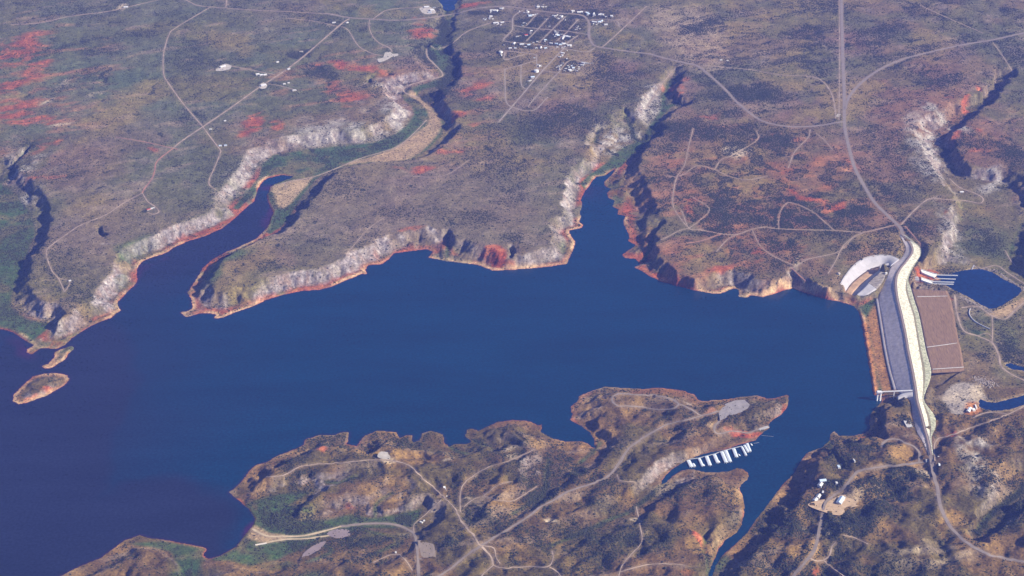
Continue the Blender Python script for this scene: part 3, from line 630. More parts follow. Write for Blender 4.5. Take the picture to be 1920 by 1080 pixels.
# green bottoms
grw = blur(FLm.astype(np.float32), 1, 1) * smooth(0.25, 0.45, n2 + 0.15)
GREENB = [(225,480,20,8,0,.8),(280,460,30,9,0,.7),(290,475,20,8,0,.6),(255,462,40,18,10,.8),(150,615,50,10,20,.8),(200,590,14,6,0,.8),(420,425,40,9,30,.8),(230,520,16,12,0,.8),(110,640,30,8,15,.8),(400,510,20,25,30,.8),(430,480,50,10,20,.8),(1065,445,14,20,0,.7),(540,945,60,18,8,1),(520,975,40,20,0,1),(600,960,50,10,0,.5),(490,1000,30,12,0,.6),(590,1065,30,14,0,.8),(520,1040,40,10,0,.6),(350,1045,30,22,30,1),(1835,600,18,14,0,.9),(1830,540,60,60,0,.2),(1900,620,20,20,0,.6),(1840,430,50,60,0,.45),(1890,680,30,30,0,.3),(700,990,60,15,0,.4),(1350,1030,12,30,15,.8),(1000,265,60,10,0,.25),(1150,340,20,60,0,.5)]
grm = blob_map(GREENB)
grw = np.maximum(grw * 0.9, grm * smooth(0.2, 0.55, n2 + n3 * 0.4))
grw *= (1 - np.clip(palew, 0, 1) * 0.6)
grw = np.where((base < 0) & (grm < 0.05), grw * 0.3, grw)
C = mixc(C, (0.046, 0.084, 0.032), grw * (0.65 + 0.5 * n3))
C = mixc(C, (0.030, 0.042, 0.020), grw * smooth(0.13, 0.04, ridged(GX, GY, 170, 2, 48)) * 0.85)
C = mixc(C, (0.17, 0.13, 0.07), grw * smooth(0.58, 0.7, fbm(GX, GY, 130, 3, 49)) * 0.6)
C = mixc(C, (0.045, 0.058, 0.028), smooth(30, 160, acc_all) * 0.6 * (dout > 12))
# sand bars and bare flats
sandm = np.zeros((NY, NX), np.float32)
def sand_poly(pts, z, col, wgt=0.95, soft=1):
    global C, sandm
    m = blur(raster_poly(world_poly(pts, z)).astype(np.float32), soft, 1)
    C = mixc(C, col, m * wgt * (0.75 + 0.35 * n2)); sandm = np.maximum(sandm, m)
SAND = (0.36, 0.265, 0.165)
sand_poly([(770,172),(788,183),(806,200),(822,218),(829,234),(822,250),(808,268),(786,288),(766,299),(735,303),(690,304),(645,311),(655,304),(690,296),(735,280),(772,256),(798,236),(806,222),(800,206),(785,190),(766,180)], 5, (0.32, 0.235, 0.15))
sand_poly([(500,352),(540,340),(588,331),(578,345),(562,362),(545,382),(530,392),(520,385),(515,365)], 5, (0.33, 0.25, 0.16))
sand_poly([(470,988),(480,985),(505,1000),(540,1003),(530,1014),(490,1018),(465,1008)], 4, SAND)
sand_poly([(1860,583),(1880,577),(1920,556),(1925,566),(1895,592),(1870,596),(1845,590)], -4, SAND)
sand_poly([(1608,580),(1625,600),(1640,690),(1647,738),(1638,738),(1628,690),(1618,625)], 4, (0.46, 0.215, 0.10), 0.9)
sand_poly([(1625,595),(1640,570),(1649,595),(1660,660),(1676,730),(1655,735),(1642,690),(1632,630)], 6, (0.29, 0.15, 0.07), 0.85)
sand_poly([(1766,749),(1771,737),(1781,725),(1792,719),(1804,716),(1828,719),(1837,732),(1852,747),(1837,755),(1815,759),(1809,776),(1802,785),(1785,779),(1777,762)], -4, (0.31, 0.275, 0.235), 1.0, 1)
sand_poly([(1812,755),(1822,752),(1838,754),(1842,770),(1825,780),(1808,778)], -4, (0.40, 0.19, 0.09))
sand_poly([(1335,762),(1345,770),(1335,776),(1318,778)], 38, (0.36, 0.19, 0.12), .8)
sand_poly([(1320,801),(1335,799),(1340,809),(1328,808)], 20, (0.46, 0.34, 0.2))
PALEB = [(1385,287,28,10,5,1),(1495,500,30,4,40,.8),(1790,725,26,12,0,.4),(1835,717,20,12,30,.9),(1185,970,14,5,-20,1),(1035,965,12,6,-25,1),(873,927,5,3,0,1),(957,850,10,5,0,.7),(1560,1000,20,8,0,.7),(1570,985,16,8,0,.5),(1510,993,12,6,0,.7),(1650,923,10,6,0,1),(1885,972,14,4,5,1),(1725,885,16,6,0,1),(1250,900,30,20,45,.5),(840,855,8,3,0,.7),(950,835,18,4,15,.7),(720,855,14,6,0,.8),(180,180,12,3,20,.4),(95,190,6,12,-30,.6),(120,160,12,5,20,.5),(110,235,30,4,5,.6),(230,15,12,5,0,.9),(620,50,12,5,0,.5),(1520,1010,10,6,0,.4),(1600,930,20,8,0,.6),(1870,985,10,4,0,.4),(1710,1030,60,10,10,.35),(1780,1050,70,12,10,.35),(1700,1060,40,10,0,.3),(1580,865,10,4,0,.6),(1205,480,20,3,0,.8),(1180,481,14,4,0,.8),(1165,430,8,6,0,.6),(1160,448,8,4,0,.6),(1295,640,1,1,0,0)]
C = mixc(C, (0.46, 0.385, 0.28), blob_map(PALEB) * (0.35 + 0.9 * n3))
# shore ring left by falling water
ringn = 0.5 + 0.8 * n2
C = mixc(C, (0.50, 0.37, 0.23), smooth(30, 10, dout) * smooth(2, 6, dout) * ringn * np.clip(smooth(0.48, 0.62, fbm(GX, GY, 190, 3, 47)) * (0.9 - 0.5 * south) + blob_map([(900,500,280,45,0,1),(510,570,160,30,14,1),(1330,545,150,20,0,.6),(1080,470,40,60,0,.6),(78,728,80,40,0,1),(115,670,50,30,0,1)]), 0.06, 1) * (dam_fp < 1) * (0.9 - 0.35 * south) * (1 - 0.75 * grw * (n2 < 0.5)))
C = mixc(C, (0.22, 0.065, 0.045), smooth(8, 2, dout) * smooth(0.34, 0.6, n2 - 0.10 * south + 0.10 * (1 - south)))
C = mixc(C, (0.33, 0.26, 0.16), smooth(20, 8, dpond) * 0.6)
# dark mats of brush
veg_b = blob_map([(1660,912,60,28,-8,1.3),(1690,890,50,14,0,1.1),(1600,985,50,30,0,1),(1555,1000,14,40,0,1.1),(1640,965,50,18,10,.9),(840,152,22,20,0,1.1),(815,175,40,8,0,1),(835,60,14,40,10,1),(800,95,18,20,0,.9),(850,120,14,25,0,1.1),(560,105,20,8,0,1),(600,140,40,14,-20,.8),(120,95,60,5,20,.5),(260,70,40,12,0,.35),(370,85,50,12,0,.4),(1050,230,120,35,0,.45),(1170,195,60,35,0,.35),(1150,150,60,30,0,.4),(1400,180,80,16,0,.6),(1270,235,50,12,0,.6),(1350,250,90,18,0,.5),(1500,400,60,40,0,.5),(1330,400,50,25,0,.5),(1600,400,40,16,0,.7),(1710,425,25,12,0,.6),(1420,260,90,30,0,.5),(1900,290,30,20,0,.8),(1850,440,40,30,0,.6),(1790,490,20,10,0,.6),(1900,300,30,30,0,.6),
 (880,410,50,20,0,.45),(960,445,35,9,0,.6),(740,400,50,10,0,.4),(600,450,20,12,0,.5),(500,500,30,10,0,.35),(130,510,40,16,0,.5),(125,545,20,10,0,.5),(240,400,30,20,0,.2),(960,990,80,25,-20,.6),(1060,985,60,20,0,.6),(860,1000,20,30,0,.7),(1120,1030,60,30,0,.5),(1220,1010,60,40,0,.35),(700,1000,50,14,0,.6),(690,1030,40,14,0,.6),(760,960,30,10,0,.7),(1010,925,14,30,10,.8),(890,960,30,20,0,.5),(1080,870,20,14,0,.6),(1690,785,20,12,0,.8),(1640,835,40,10,0,.7),(1420,1040,40,30,0,.5),(1500,1000,30,20,0,.5),(1480,1060,40,20,0,.5),(1870,560,10,10,0,.4),(1790,580,6,30,0,.6),(1840,650,20,14,0,.7),(1900,640,30,30,0,.7),(1860,985,40,20,0,.5),(1900,960,40,30,0,.6),(1540,910,14,10,0,.7),(1566,913,12,8,0,1.2),(960,160,14,30,0,.2),(1130,110,20,10,0,.5),(900,28,20,5,0,.8),(925,30,20,6,0,.6),(1020,60,80,30,0,.45),(1000,85,60,10,0,.6),(1010,45,70,9,0,.8),(985,75,40,10,0,.8),(1060,70,30,10,0,.7),(1000,66,60,6,0,.7),(1060,128,30,12,0,.7),(1110,30,50,8,0,.5),(930,60,30,8,0,.6)])
veg = smooth(0.48, 0.68, fbm(GX, GY, 300, 5, 51)) * 0.55 + smooth(0.5, 0.72, fbm(GX, GY, 75, 3, 52)) * 0.35
veg = veg * (0.6 + 0.5 * smooth(7600, 6400, GY) + 0.25 * smooth(9000, 11500, GY) * smooth(300, 1500, GX)) + veg_b * smooth(0.25, 0.6, n2 + 0.2)
veg += REG([(1430,360,260,150,0,1),(1700,430,80,60,0,.7)]) * smooth(0.46, 0.6, fbm(GX, GY, 70, 4, 53)) * 0.6
veg += REG([(1420,110,220,140,0,1),(1750,150,200,140,0,.8)]) * smooth(0.46, 0.62, streak) * 0.4
veg += smooth(18, 90, acc_all) * 0.6 + grw * 0.1
veg *= (1 - np.clip(redm * redn, 0, 1) * 0.7) * (1 - np.clip(palew, 0, 1) * 0.72) * (1 - road_w) * (dout > 12) * (~lake) * (~pond) * (ins <= 0) * (ins2 <= 0) * (1 - sandm) * (1 - lotm)
C = mixc(C, (0.040, 0.036, 0.022), np.clip(veg, 0, 1) * 0.55 * (0.6 + 0.8 * n4))
C *= (0.68 + 0.64 * n3)[..., None] * (0.72 + 0.56 * n4)[..., None]
# trodden, graded verges
lum = (C @ np.array((0.3, 0.55, 0.15), np.float32))[..., None]
C = np.clip(lum + 1.26 * (C - lum), 0.006, 0.9)
C = mixc(C, (0.25, 0.19, 0.14), road_w * 0.35)
# ------------------------------------------------------------------ materials
def mat_new(name):
    m = bpy.data.materials.new(name); m.use_nodes = True
    return m, m.node_tree, m.node_tree.nodes['Principled BSDF']
def mat(name, col, rough=0.9, var=0.25, scale=0.05, col2=None, spec=0.2, metal=0.0, stretch=(1, 1, 1), bump=0.0):
    m, t_, b = mat_new(name)
    b.inputs['Roughness'].default_value = rough
    b.inputs['Specular IOR Level'].default_value = spec
    b.inputs['Metallic'].default_value = metal
    geo = t_.nodes.new('ShaderNodeNewGeometry'); mp = t_.nodes.new('ShaderNodeMapping')
    mp.inputs['Scale'].default_value = stretch
    t_.links.new(geo.outputs['Position'], mp.inputs['Vector'])
    n = t_.nodes.new('ShaderNodeTexNoise'); n.inputs['Scale'].default_value = scale; n.inputs['Detail'].default_value = 6; n.inputs['Roughness'].default_value = 0.65
    t_.links.new(mp.outputs[0], n.inputs['Vector'])
    r = t_.nodes.new('ShaderNodeValToRGB')
    c2 = col2 or tuple(min(1, c * (1 + var)) for c in col); c1 = col if col2 else tuple(c * (1 - var) for c in col)
    r.color_ramp.elements[0].position = 0.32; r.color_ramp.elements[1].position = 0.68
    r.color_ramp.elements[0].color = (*c1, 1); r.color_ramp.elements[1].color = (*c2, 1)
    t_.links.new(n.outputs[0], r.inputs[0]); t_.links.new(r.outputs[0], b.inputs['Base Color'])
    if bump > 0:
        bn = t_.nodes.new('ShaderNodeBump'); bn.inputs['Distance'].default_value = bump; bn.inputs['Strength'].default_value = 1
        t_.links.new(n.outputs[0], bn.inputs['Height']); t_.links.new(bn.outputs[0], b.inputs['Normal'])
    return m

def ground_material():
    m, t_, b = mat_new('ground')
    b.inputs['Roughness'].default_value = 0.95; b.inputs['Specular IOR Level'].default_value = 0.1
    at = t_.nodes.new('ShaderNodeAttribute'); at.attribute_name = 'soil'
    geo = t_.nodes.new('ShaderNodeNewGeometry')
    n = t_.nodes.new('ShaderNodeTexNoise'); n.inputs['Scale'].default_value = 0.11; n.inputs['Detail'].default_value = 5; n.inputs['Roughness'].default_value = 0.7
    t_.links.new(geo.outputs['Position'], n.inputs['Vector'])
    r = t_.nodes.new('ShaderNodeMapRange'); r.inputs[1].default_value = 0.3; r.inputs[2].default_value = 0.7; r.inputs[3].default_value = 0.45; r.inputs[4].default_value = 1.6
    t_.links.new(n.outputs[0], r.inputs[0])
    mx = t_.nodes.new('ShaderNodeMix'); mx.data_type = 'RGBA'; mx.blend_type = 'MULTIPLY'; mx.inputs[0].default_value = 1
    t_.links.new(at.outputs['Color'], mx.inputs[6]); t_.links.new(r.outputs[0], mx.inputs[7])
    t_.links.new(mx.outputs[2], b.inputs['Base Color'])
    bn = t_.nodes.new('ShaderNodeBump'); bn.inputs['Distance'].default_value = 3.0; bn.inputs['Strength'].default_value = 0.9
    t_.links.new(n.outputs[0], bn.inputs['Height']); t_.links.new(bn.outputs[0], b.inputs['Normal'])
    return m
M = {}
M['ground'] = ground_material()
M['asphalt'] = mat('asphalt', (0.26, 0.235, 0.22), 0.85, 0.2, 0.06)
M['gravel'] = mat('gravel', (0.22, 0.175, 0.13), 0.95, 0.2, 0.05, stretch=(3, .4, 1))
M['mud'] = mat('mud', (0.23, 0.18, 0.17), 0.7, 0.1, 0.03)
M['white'] = mat('caliche', (0.42, 0.38, 0.32), 0.95, 0.2, 0.05)
M['tan'] = mat('bare_soil', (0.44, 0.31, 0.18), 0.95, 0.25, 0.05)
M['highway'] = mat('highway', (0.22, 0.18, 0.15), 0.9, 0.15, 0.05)
M['paved_road'] = mat('paved_road', (0.23, 0.185, 0.145), 0.9, 0.15, 0.05)
M['street'] = mat('street', (0.30, 0.25, 0.20), 0.9, 0.2, 0.05)
M['dirt_road'] = mat('dirt_road', (0.22, 0.165, 0.12), 0.95, 0, 0.02, col2=(0.44, 0.335, 0.24))
M['red_road'] = mat('red_dirt_road', (0.26, 0.13, 0.085), 0.95, 0, 0.02, col2=(0.46, 0.22, 0.14))
M['sand_track'] = mat('sand_track', (0.46, 0.36, 0.22), 0.95, 0.2, 0.04)

def water_material(name, deep, silt=None):
    m, t_, b = mat_new(name)
    b.inputs['Roughness'].default_value = 0.2; b.inputs['IOR'].default_value = 1.33; b.inputs['Specular IOR Level'].default_value = 0.3
    geo = t_.nodes.new('ShaderNodeNewGeometry')
    n = t_.nodes.new('ShaderNodeTexNoise'); n.inputs['Scale'].default_value = 0.09; n.inputs['Detail'].default_value = 4
    t_.links.new(geo.outputs['Position'], n.inputs['Vector'])
    bn = t_.nodes.new('ShaderNodeBump'); bn.inputs['Distance'].default_value = 0.6; bn.inputs['Strength'].default_value = 0.35
    t_.links.new(n.outputs[0], bn.inputs['Height']); t_.links.new(bn.outputs[0], b.inputs['Normal'])
    mul = t_.nodes.new('ShaderNodeMapRange'); mul.inputs[1].default_value = .3; mul.inputs[2].default_value = .7; mul.inputs[3].default_value = .62; mul.inputs[4].default_value = 1.38
    t_.links.new(n.outputs[0], mul.inputs[0])
    mp = t_.nodes.new('ShaderNodeMapping'); mp.inputs['Scale'].default_value = (0.0016, 0.006, 1); mp.inputs['Rotation'].default_value = (0, 0, 0.35)
    t_.links.new(geo.outputs['Position'], mp.inputs['Vector'])
    nb = t_.nodes.new('ShaderNodeTexNoise'); nb.inputs['Scale'].default_value = 1.0; nb.inputs['Detail'].default_value = 7; nb.inputs['Roughness'].default_value = 0.7
    t_.links.new(mp.outputs[0], nb.inputs['Vector'])
    mb = t_.nodes.new('ShaderNodeMapRange'); mb.inputs[1].default_value = .3; mb.inputs[2].default_value = .7; mb.inputs[3].default_value = .78; mb.inputs[4].default_value = 1.25
    t_.links.new(nb.outputs[0], mb.inputs[0])
    mm = t_.nodes.new('ShaderNodeMath'); mm.operation = 'MULTIPLY'; t_.links.new(mul.outputs[0], mm.inputs[0]); t_.links.new(mb.outputs[0], mm.inputs[1])
    mul = mm
    mx = t_.nodes.new('ShaderNodeMix'); mx.data_type = 'RGBA'; mx.blend_type = 'MULTIPLY'; mx.inputs[0].default_value = 1
    if silt is None:
        mx.inputs[6].default_value = (*deep, 1)
    else:
        at = t_.nodes.new('ShaderNodeAttribute'); at.attribute_name = 'silt'
        sep = t_.nodes.new('ShaderNodeSeparateColor'); t_.links.new(at.outputs['Color'], sep.inputs[0])
        m1 = t_.nodes.new('ShaderNodeMix'); m1.data_type = 'RGBA'
        m1.inputs[6].default_value = (*deep, 1); m1.inputs[7].default_value = (*silt, 1)
        t_.links.new(sep.outputs[0], m1.inputs[0])
        m2 = t_.nodes.new('ShaderNodeMix'); m2.data_type = 'RGBA'; m2.inputs[7].default_value = (0.035, 0.010, 0.040, 1)
        t_.links.new(m1.outputs[2], m2.inputs[6]); t_.links.new(sep.outputs[1], m2.inputs[0])
        t_.links.new(m2.outputs[2], mx.inputs[6])
    t_.links.new(mul.outputs[0], mx.inputs[7]); t_.links.new(mx.outputs[2], b.inputs['Base Color'])
    return m
M['lake'] = water_material('lake_water', (0.0002, 0.022, 0.054), (0.0105, 0.014, 0.032))
M['pondw'] = water_material('pond_water', (0.0015, 0.02, 0.07))

# ------------------------------------------------------------------ object helpers
def mesh_from(name, verts, faces, m=None, smooth_=False):
    me = bpy.data.meshes.new(name)
    verts = np.asarray(verts, np.float32)
    if isinstance(faces, np.ndarray):
        nf, k = faces.shape
        me.vertices.add(len(verts)); me.vertices.foreach_set('co', verts.ravel())
        me.loops.add(nf * k); me.loops.foreach_set('vertex_index', faces.ravel().astype(np.int32))
        me.polygons.add(nf); me.polygons.foreach_set('loop_start', (np.arange(nf) * k).astype(np.int32))
        me.polygons.foreach_set('loop_total', np.full(nf, k, np.int32))
        me.update(calc_edges=True)
    else:
        me.from_pydata([tuple(v) for v in verts.tolist()], [], faces); me.update()
    if smooth_: me.polygons.foreach_set('use_smooth', np.ones(len(me.polygons), bool))
    if m: me.materials.append(m)
    return me
def obj(name, me, parent=None, loc=None):
    o = bpy.data.objects.new(name, me); COL.objects.link(o)
    if parent is not None: o.parent = parent
    if loc is not None: o.location = loc
    return o
def tag(o, label, cat, group=None):
    o['label'] = label; o['category'] = cat
    if group: o['group'] = group
    return o
def struct(o): o['kind'] = 'structure'; return o
def thing(name, label, cat, loc=(0, 0, 0), rz=0.0, group=None):
    o = bpy.data.objects.new(name, None); COL.objects.link(o)
    o.location = loc; o.rotation_euler = (0, 0, rz); o.empty_display_size = 2
    return tag(o, label, cat, group)
def grid_faces(nr, nc):
    i = np.arange(nr - 1)[:, None] * nc + np.arange(nc - 1)[None, :]
    return np.stack([i, i + 1, i + nc + 1, i + nc], -1).reshape(-1, 4)

# ------------------------------------------------------------------ ground: one sheet to the horizon, fine where the photograph looks
rows_f = np.geomspace(5050, 12700, 880)
rows = np.concatenate([-np.geomspace(40000, 1000, 10), np.linspace(0, 4900, 12), rows_f, np.geomspace(13000, 90000, 22)])
us = np.linspace(-1, 1, 1110)
uo = 1 + np.cumsum(np.geomspace(0.02, 8, 16))
us = np.concatenate([-uo[::-1], us, uo])
wy = TAN * (0.8746 * np.clip(rows, 5050, 12700) + 0.4848 * CAM_H) * 1.10
VX = us[None, :] * wy[:, None]; VY = np.repeat(rows[:, None], len(us), 1)
xs, ys = VX.ravel(), VY.ravel()
Z = sample(h, xs, ys)
edge = np.minimum(np.minimum(xs - RX0, RX1 - xs), np.minimum(ys - RY0, RY1 - ys))
far = smooth(250, 0, edge)
zfar = 45 + (fbm(xs, ys, 1500, 3, 61) - 0.5) * 60
Z = Z * (1 - far) + zfar * far
Cc = sample(C, xs, ys)
cfar = np.array((0.12, 0.10, 0.07)) * (0.7 + 0.6 * fbm(xs, ys, 500, 3, 62))[:, None]
Cc = Cc * (1 - far[:, None]) + cfar * far[:, None]
me = mesh_from('ground', np.stack([xs, ys, Z], 1), grid_faces(len(rows), len(us)), M['ground'], True)
ca = me.color_attributes.new('soil', 'FLOAT_COLOR', 'POINT')
ca.data.foreach_set('color', np.concatenate([Cc, np.ones((len(Cc), 1))], 1).astype(np.float32).ravel())
struct(obj('ground', me))

def water_body(name, mask, z, m, grow=2, st=2, attrs=None):
    k = mask.copy()
    for _ in range(grow):
        k = k | np.roll(k, 1, 0) | np.roll(k, -1, 0) | np.roll(k, 1, 1) | np.roll(k, -1, 1)
    k = k[::st, ::st]
    j, i = np.nonzero(k[:-1, :-1])
    nx = k.shape[1]
    f = np.stack([j * nx + i, j * nx + i + 1, (j + 1) * nx + i + 1, (j + 1) * nx + i], 1)
    used, inv = np.unique(f, return_inverse=True)
    X = gx[::st][used % nx]; Y = gy[::st][used // nx]
    me = mesh_from(name, np.stack([X, Y, np.full(len(X), z)], 1), inv.reshape(-1, 4), m)
    if attrs is not None:
        col = attrs(X, Y)
        ca = me.color_attributes.new('silt', 'FLOAT_COLOR', 'POINT')
        ca.data.foreach_set('color', col.astype(np.float32).ravel())
    return struct(obj(name, me))
silt_map = blob_map([(60,830,170,330,0,1),(250,1000,200,140,0,1),(330,420,150,150,0,.55),(430,400,80,80,0,.9),(60,640,90,60,0,.9)])
shal_map = blob_map([(512,385,12,40,0,1),(500,445,30,10,30,.8),(530,338,40,8,0,1),(500,400,12,14,0,.8),(470,965,12,22,-15,1.2),(430,1030,36,14,30,1.2),(330,1020,60,6,-5,1),(200,1045,70,8,25,.8),(215,1025,40,6,30,.8),(30,635,50,9,-20,.8),(400,495,14,16,30,.5),(265,500,6,30,0,.6),(300,478,40,5,20,.5),(1115,345,24,18,0,.35)])
silt_edge = smooth(1, 0, 1) * 0
def lake_attr(X, Y):
    s = smooth(0.12, 0.6, sample(silt_map, X, Y) + (fbm(X, Y, 260, 3, 72) - 0.5) * 0.2) * 0.95
    s = np.maximum(s, 0.75 * smooth(-900, -2000, X + (fbm(X, Y, 700, 3, 71) - 0.5) * 900))
    g = sample(shal_map, X, Y)
    g = np.maximum(g * smooth(95, 12, sample(din, X, Y)) , 0.55 * smooth(14, 2, sample(din, X, Y)) * smooth(800, -1200, X))
    return np.stack([np.clip(s, 0, 1), np.clip(g, 0, 1), g * 0, g * 0 + 1], 1)
water_body('lake', lake, 0.0, M['lake'], attrs=lake_attr)
for nm, poly, z in (('pond', POND, -6.0), ('channel_water', CHANNEL, -6.0), ('small_pond', SMALL_POND, -6.0)):
    water_body(nm, raster_poly(world_poly(poly, z)), z, M['pondw'], 3, 1)
water_body('reservoir_water', tank, 40.0, M['pondw'], 2, 1)

# ------------------------------------------------------------------ roads: ribbons laid on the graded land
for name, wdt, P in road_lines:
    tng = np.gradient(P[:, :2], axis=0); tng /= np.maximum(np.linalg.norm(tng, axis=1, keepdims=True), 1e-6)
    nrm = np.stack([-tng[:, 1], tng[:, 0]], 1)
    offs = np.linspace(-0.5, 0.5, 4)
    rag = (vnoise(P[:, 0], P[:, 1], 25, 3) - 0.5) * (0.1 if name in ('highway',) else 0.7) - (0 if name in ('highway', 'paved_road') else 0.12)
    V = []
    for o in offs:
        q = P[:, :2] + nrm * (o * wdt * (1 + rag))[:, None]
        z = np.maximum(sample(h, q[:, 0], q[:, 1]), P[:, 2] - 0.5) + 0.7
        V.append(np.concatenate([q, z[:, None]], 1))
    V = np.stack(V, 1).reshape(-1, 3)
    struct(obj(name, mesh_from(name, V, grid_faces(len(P), 4), M[name], True)))
for name, poly, z, mt in lots:
    q = crom(poly, closed=True, step=9.0) if mt not in ('gravel', 'asphalt') else np.concatenate([np.linspace(poly[i], poly[(i + 1) % len(poly)], 12, endpoint=False) for i in range(len(poly))])
    c = q.mean(0)
    n = len(q)
    zo = 0.35 if mt == 'tan' else 0.9
    V = [(c[0], c[1], z + zo)] + [(p[0], p[1], z + zo) for p in q]
    F = [(0, 1 + i, 1 + (i + 1) % n) for i in range(n)]
    struct(obj(name, mesh_from(name, V, F, M[mt])))
# ------------------------------------------------------------------ the dam
M['concrete'] = mat('pale_concrete', (0.37, 0.36, 0.37), 0.85, 0.12, 0.04)
M['concrete_d'] = mat('weathered_concrete', (0.36, 0.35, 0.34), 0.9, 0.15, 0.06)
M['white_paint'] = mat('white_metal', (0.78, 0.79, 0.78), 0.5, 0.04, 0.2)
M['grey_stone'] = mat('grey_facing_stone', (0.47, 0.41, 0.385), 0.95, 0.22, 0.06, bump=1.0)
M['cream_rock'] = mat('cream_riprap', (0.27, 0.26, 0.18), 0.95, 0, 0.12, col2=(0.80, 0.77, 0.61), bump=1.5)
M['green_rock'] = mat('overgrown_riprap', (0.13, 0.14, 0.075), 0.95, 0, 0.10, col2=(0.50, 0.50, 0.36), bump=1.5)
M['brown_fill'] = mat('brown_earth_fill', (0.105, 0.063, 0.034), 0.95, 0, 0.12, col2=(0.245, 0.155, 0.088), stretch=(2.6, .22, 1))
M['crest'] = mat('crest_asphalt', (0.21, 0.165, 0.14), 0.9, 0.1, 0.05)
M['bench'] = mat('bench_gravel', (0.25, 0.22, 0.13), 0.95, 0.2, 0.05)
M['bed'] = mat('channel_bed_soil', (0.40, 0.26, 0.15), 0.95, 0.25, 0.04)
M['mound'] = mat('mound_rubble', (0.13, 0.11, 0.085), 0.95, 0, 0.06, col2=(0.36, 0.32, 0.28), bump=2)
M['stain'] = mat('stained_concrete', (0.27, 0.25, 0.25), 0.9, 0.25, 0.03, stretch=(1, .3, .3))

def cn(line, k):
    P = np.array(line, float); n = len(P); out = []
    for i in range(n - 1):
        p1, p2 = P[i], P[i + 1]
        p0 = P[i - 1] if i else 2 * p1 - p2
        p3 = P[i + 2] if i + 2 < n else 2 * p2 - p1
        t_ = np.linspace(0, 1, k, endpoint=False)[:, None]
        out.append(0.5 * (2 * p1 + (p2 - p0) * t_ + (2 * p0 - 5 * p1 + 4 * p2 - p3) * t_ ** 2 + (3 * p1 - p0 - 3 * p2 + p3) * t_ ** 3))
    out.append(P[-1:]); return np.concatenate(out)
def loft(name, A, B, m, parent, k=10, na=6, rough=0.0, skirt_a=0.0, skirt_b=0.0, lift=0.0, seed=0, ends=True):
    """a solid skin between two lines, with skirts down into the ground on its edges"""
    a, b = cn(A, k), cn(B, k)
    cols = []
    if skirt_a: cols.append(a - np.array((0, 0, skirt_a)))
    for s in np.linspace(0, 1, na + 1):
        p = a * (1 - s) + b * s
        p[:, 2] += lift
        if rough: p[:, 2] += (fbm(p[:, 0], p[:, 1], 11, 3, 90 + seed) - 0.5) * 2 * rough * (0.3 if s in (0, 1) else 1)
        cols.append(p)
    if skirt_b: cols.append(b - np.array((0, 0, skirt_b)))
    V = np.stack(cols, 1)
    if ends and (skirt_a or skirt_b):
        e0 = V[:1].copy(); e1 = V[-1:].copy(); e0[:, :, 2] -= 8; e1[:, :, 2] -= 8
        V = np.concatenate([e0, V, e1])
    nr, nc = V.shape[:2]
    f = grid_faces(nr, nc)
    P = V.reshape(-1, 3)
    q = P[f[0]]
    return obj(name, mesh_from(name, P, f, m, rough == 0), parent)
def offset(line, d):
    tg = np.gradient(line[:, :2], axis=0); tg /= np.linalg.norm(tg, axis=1, keepdims=True)
    r = line.copy(); r[:, 0] += tg[:, 1] * d; r[:, 1] += -tg[:, 0] * d
    return r
# travelling from the far end to the near end, the lake is on the right-hand side in plan (negative offset = lake side)
side = np.sign(np.dot((offset(L_CREST, 1.0) - L_CREST)[9, :2], (L_BENCH - L_CREST)[9, :2]))
dn = lambda line, d: offset(line, d * side)
org = np.array((L_CREST[9, 0], L_CREST[9, 1], 0))
dam = thing('dam', 'long earth dam with grey lake face, crest road and cream stone slope', 'dam')
cl, cr = dn(L_CREST, -8.0), dn(L_CREST, 8.0)
loft('upstream_face', L_FOOT, cl, M['grey_stone'], dam, 12, 12, 0.5, 10, 0)
road_cols = [cl - np.array((0, 0, 1.5)), cl + np.array((0, 0, .6)), cr + np.array((0, 0, .6)), cr - np.array((0, 0, 1.5))]
V = np.stack([cn(c, 8) for c in road_cols], 1)
obj('crest_road', mesh_from('crest_road', V.reshape(-1, 3), grid_faces(*V.shape[:2]), M['crest']), dam)
for sgn in (-1, 1):
    w0, w1 = dn(L_CREST, sgn * 7.6), dn(L_CREST, sgn * 7.1)
    V = np.stack([cn(w0, 8) + (0, 0, .5), cn(w0, 8) + (0, 0, 1.6), cn(w1, 8) + (0, 0, 1.6), cn(w1, 8) + (0, 0, .5)], 1)
    obj('guard_rail', mesh_from('guard_rail', V.reshape(-1, 3), grid_faces(*V.shape[:2]), M['concrete_d']), dam)
loft('riprap_slope', cr, L_BENCH, M['cream_rock'], dam, 14, 9, 1.1, 0, 0, seed=1)
B2 = L_BENCH * 0.72 + L_LOW * 0.28; B2[:, 2] = L_BENCH[:, 2]
loft('maintenance_bench', L_BENCH, B2, M['bench'], dam, 10, 2, 0.2, 0, 0, lift=0.1)
loft('lower_riprap', B2, L_LOW, M['green_rock'], dam, 14, 6, 1.0, 0, 12, seed=2)
loft('downstream_slope', L_LOW[7:13], L_TOE, M['brown_fill'], dam, 14, 14, 0.4, 4, 12, lift=-0.3, seed=3)
t0, t1 = dn(L_FOOT[8:14], -3.0), dn(L_FOOT[8:14], -13.0)
t0[:, 2] += 1.5; t1[:, 2] += 0.5
loft('toe_strip', t1, t0, M['stain'], dam, 12, 3, 0.3, 6, 6, seed=4)
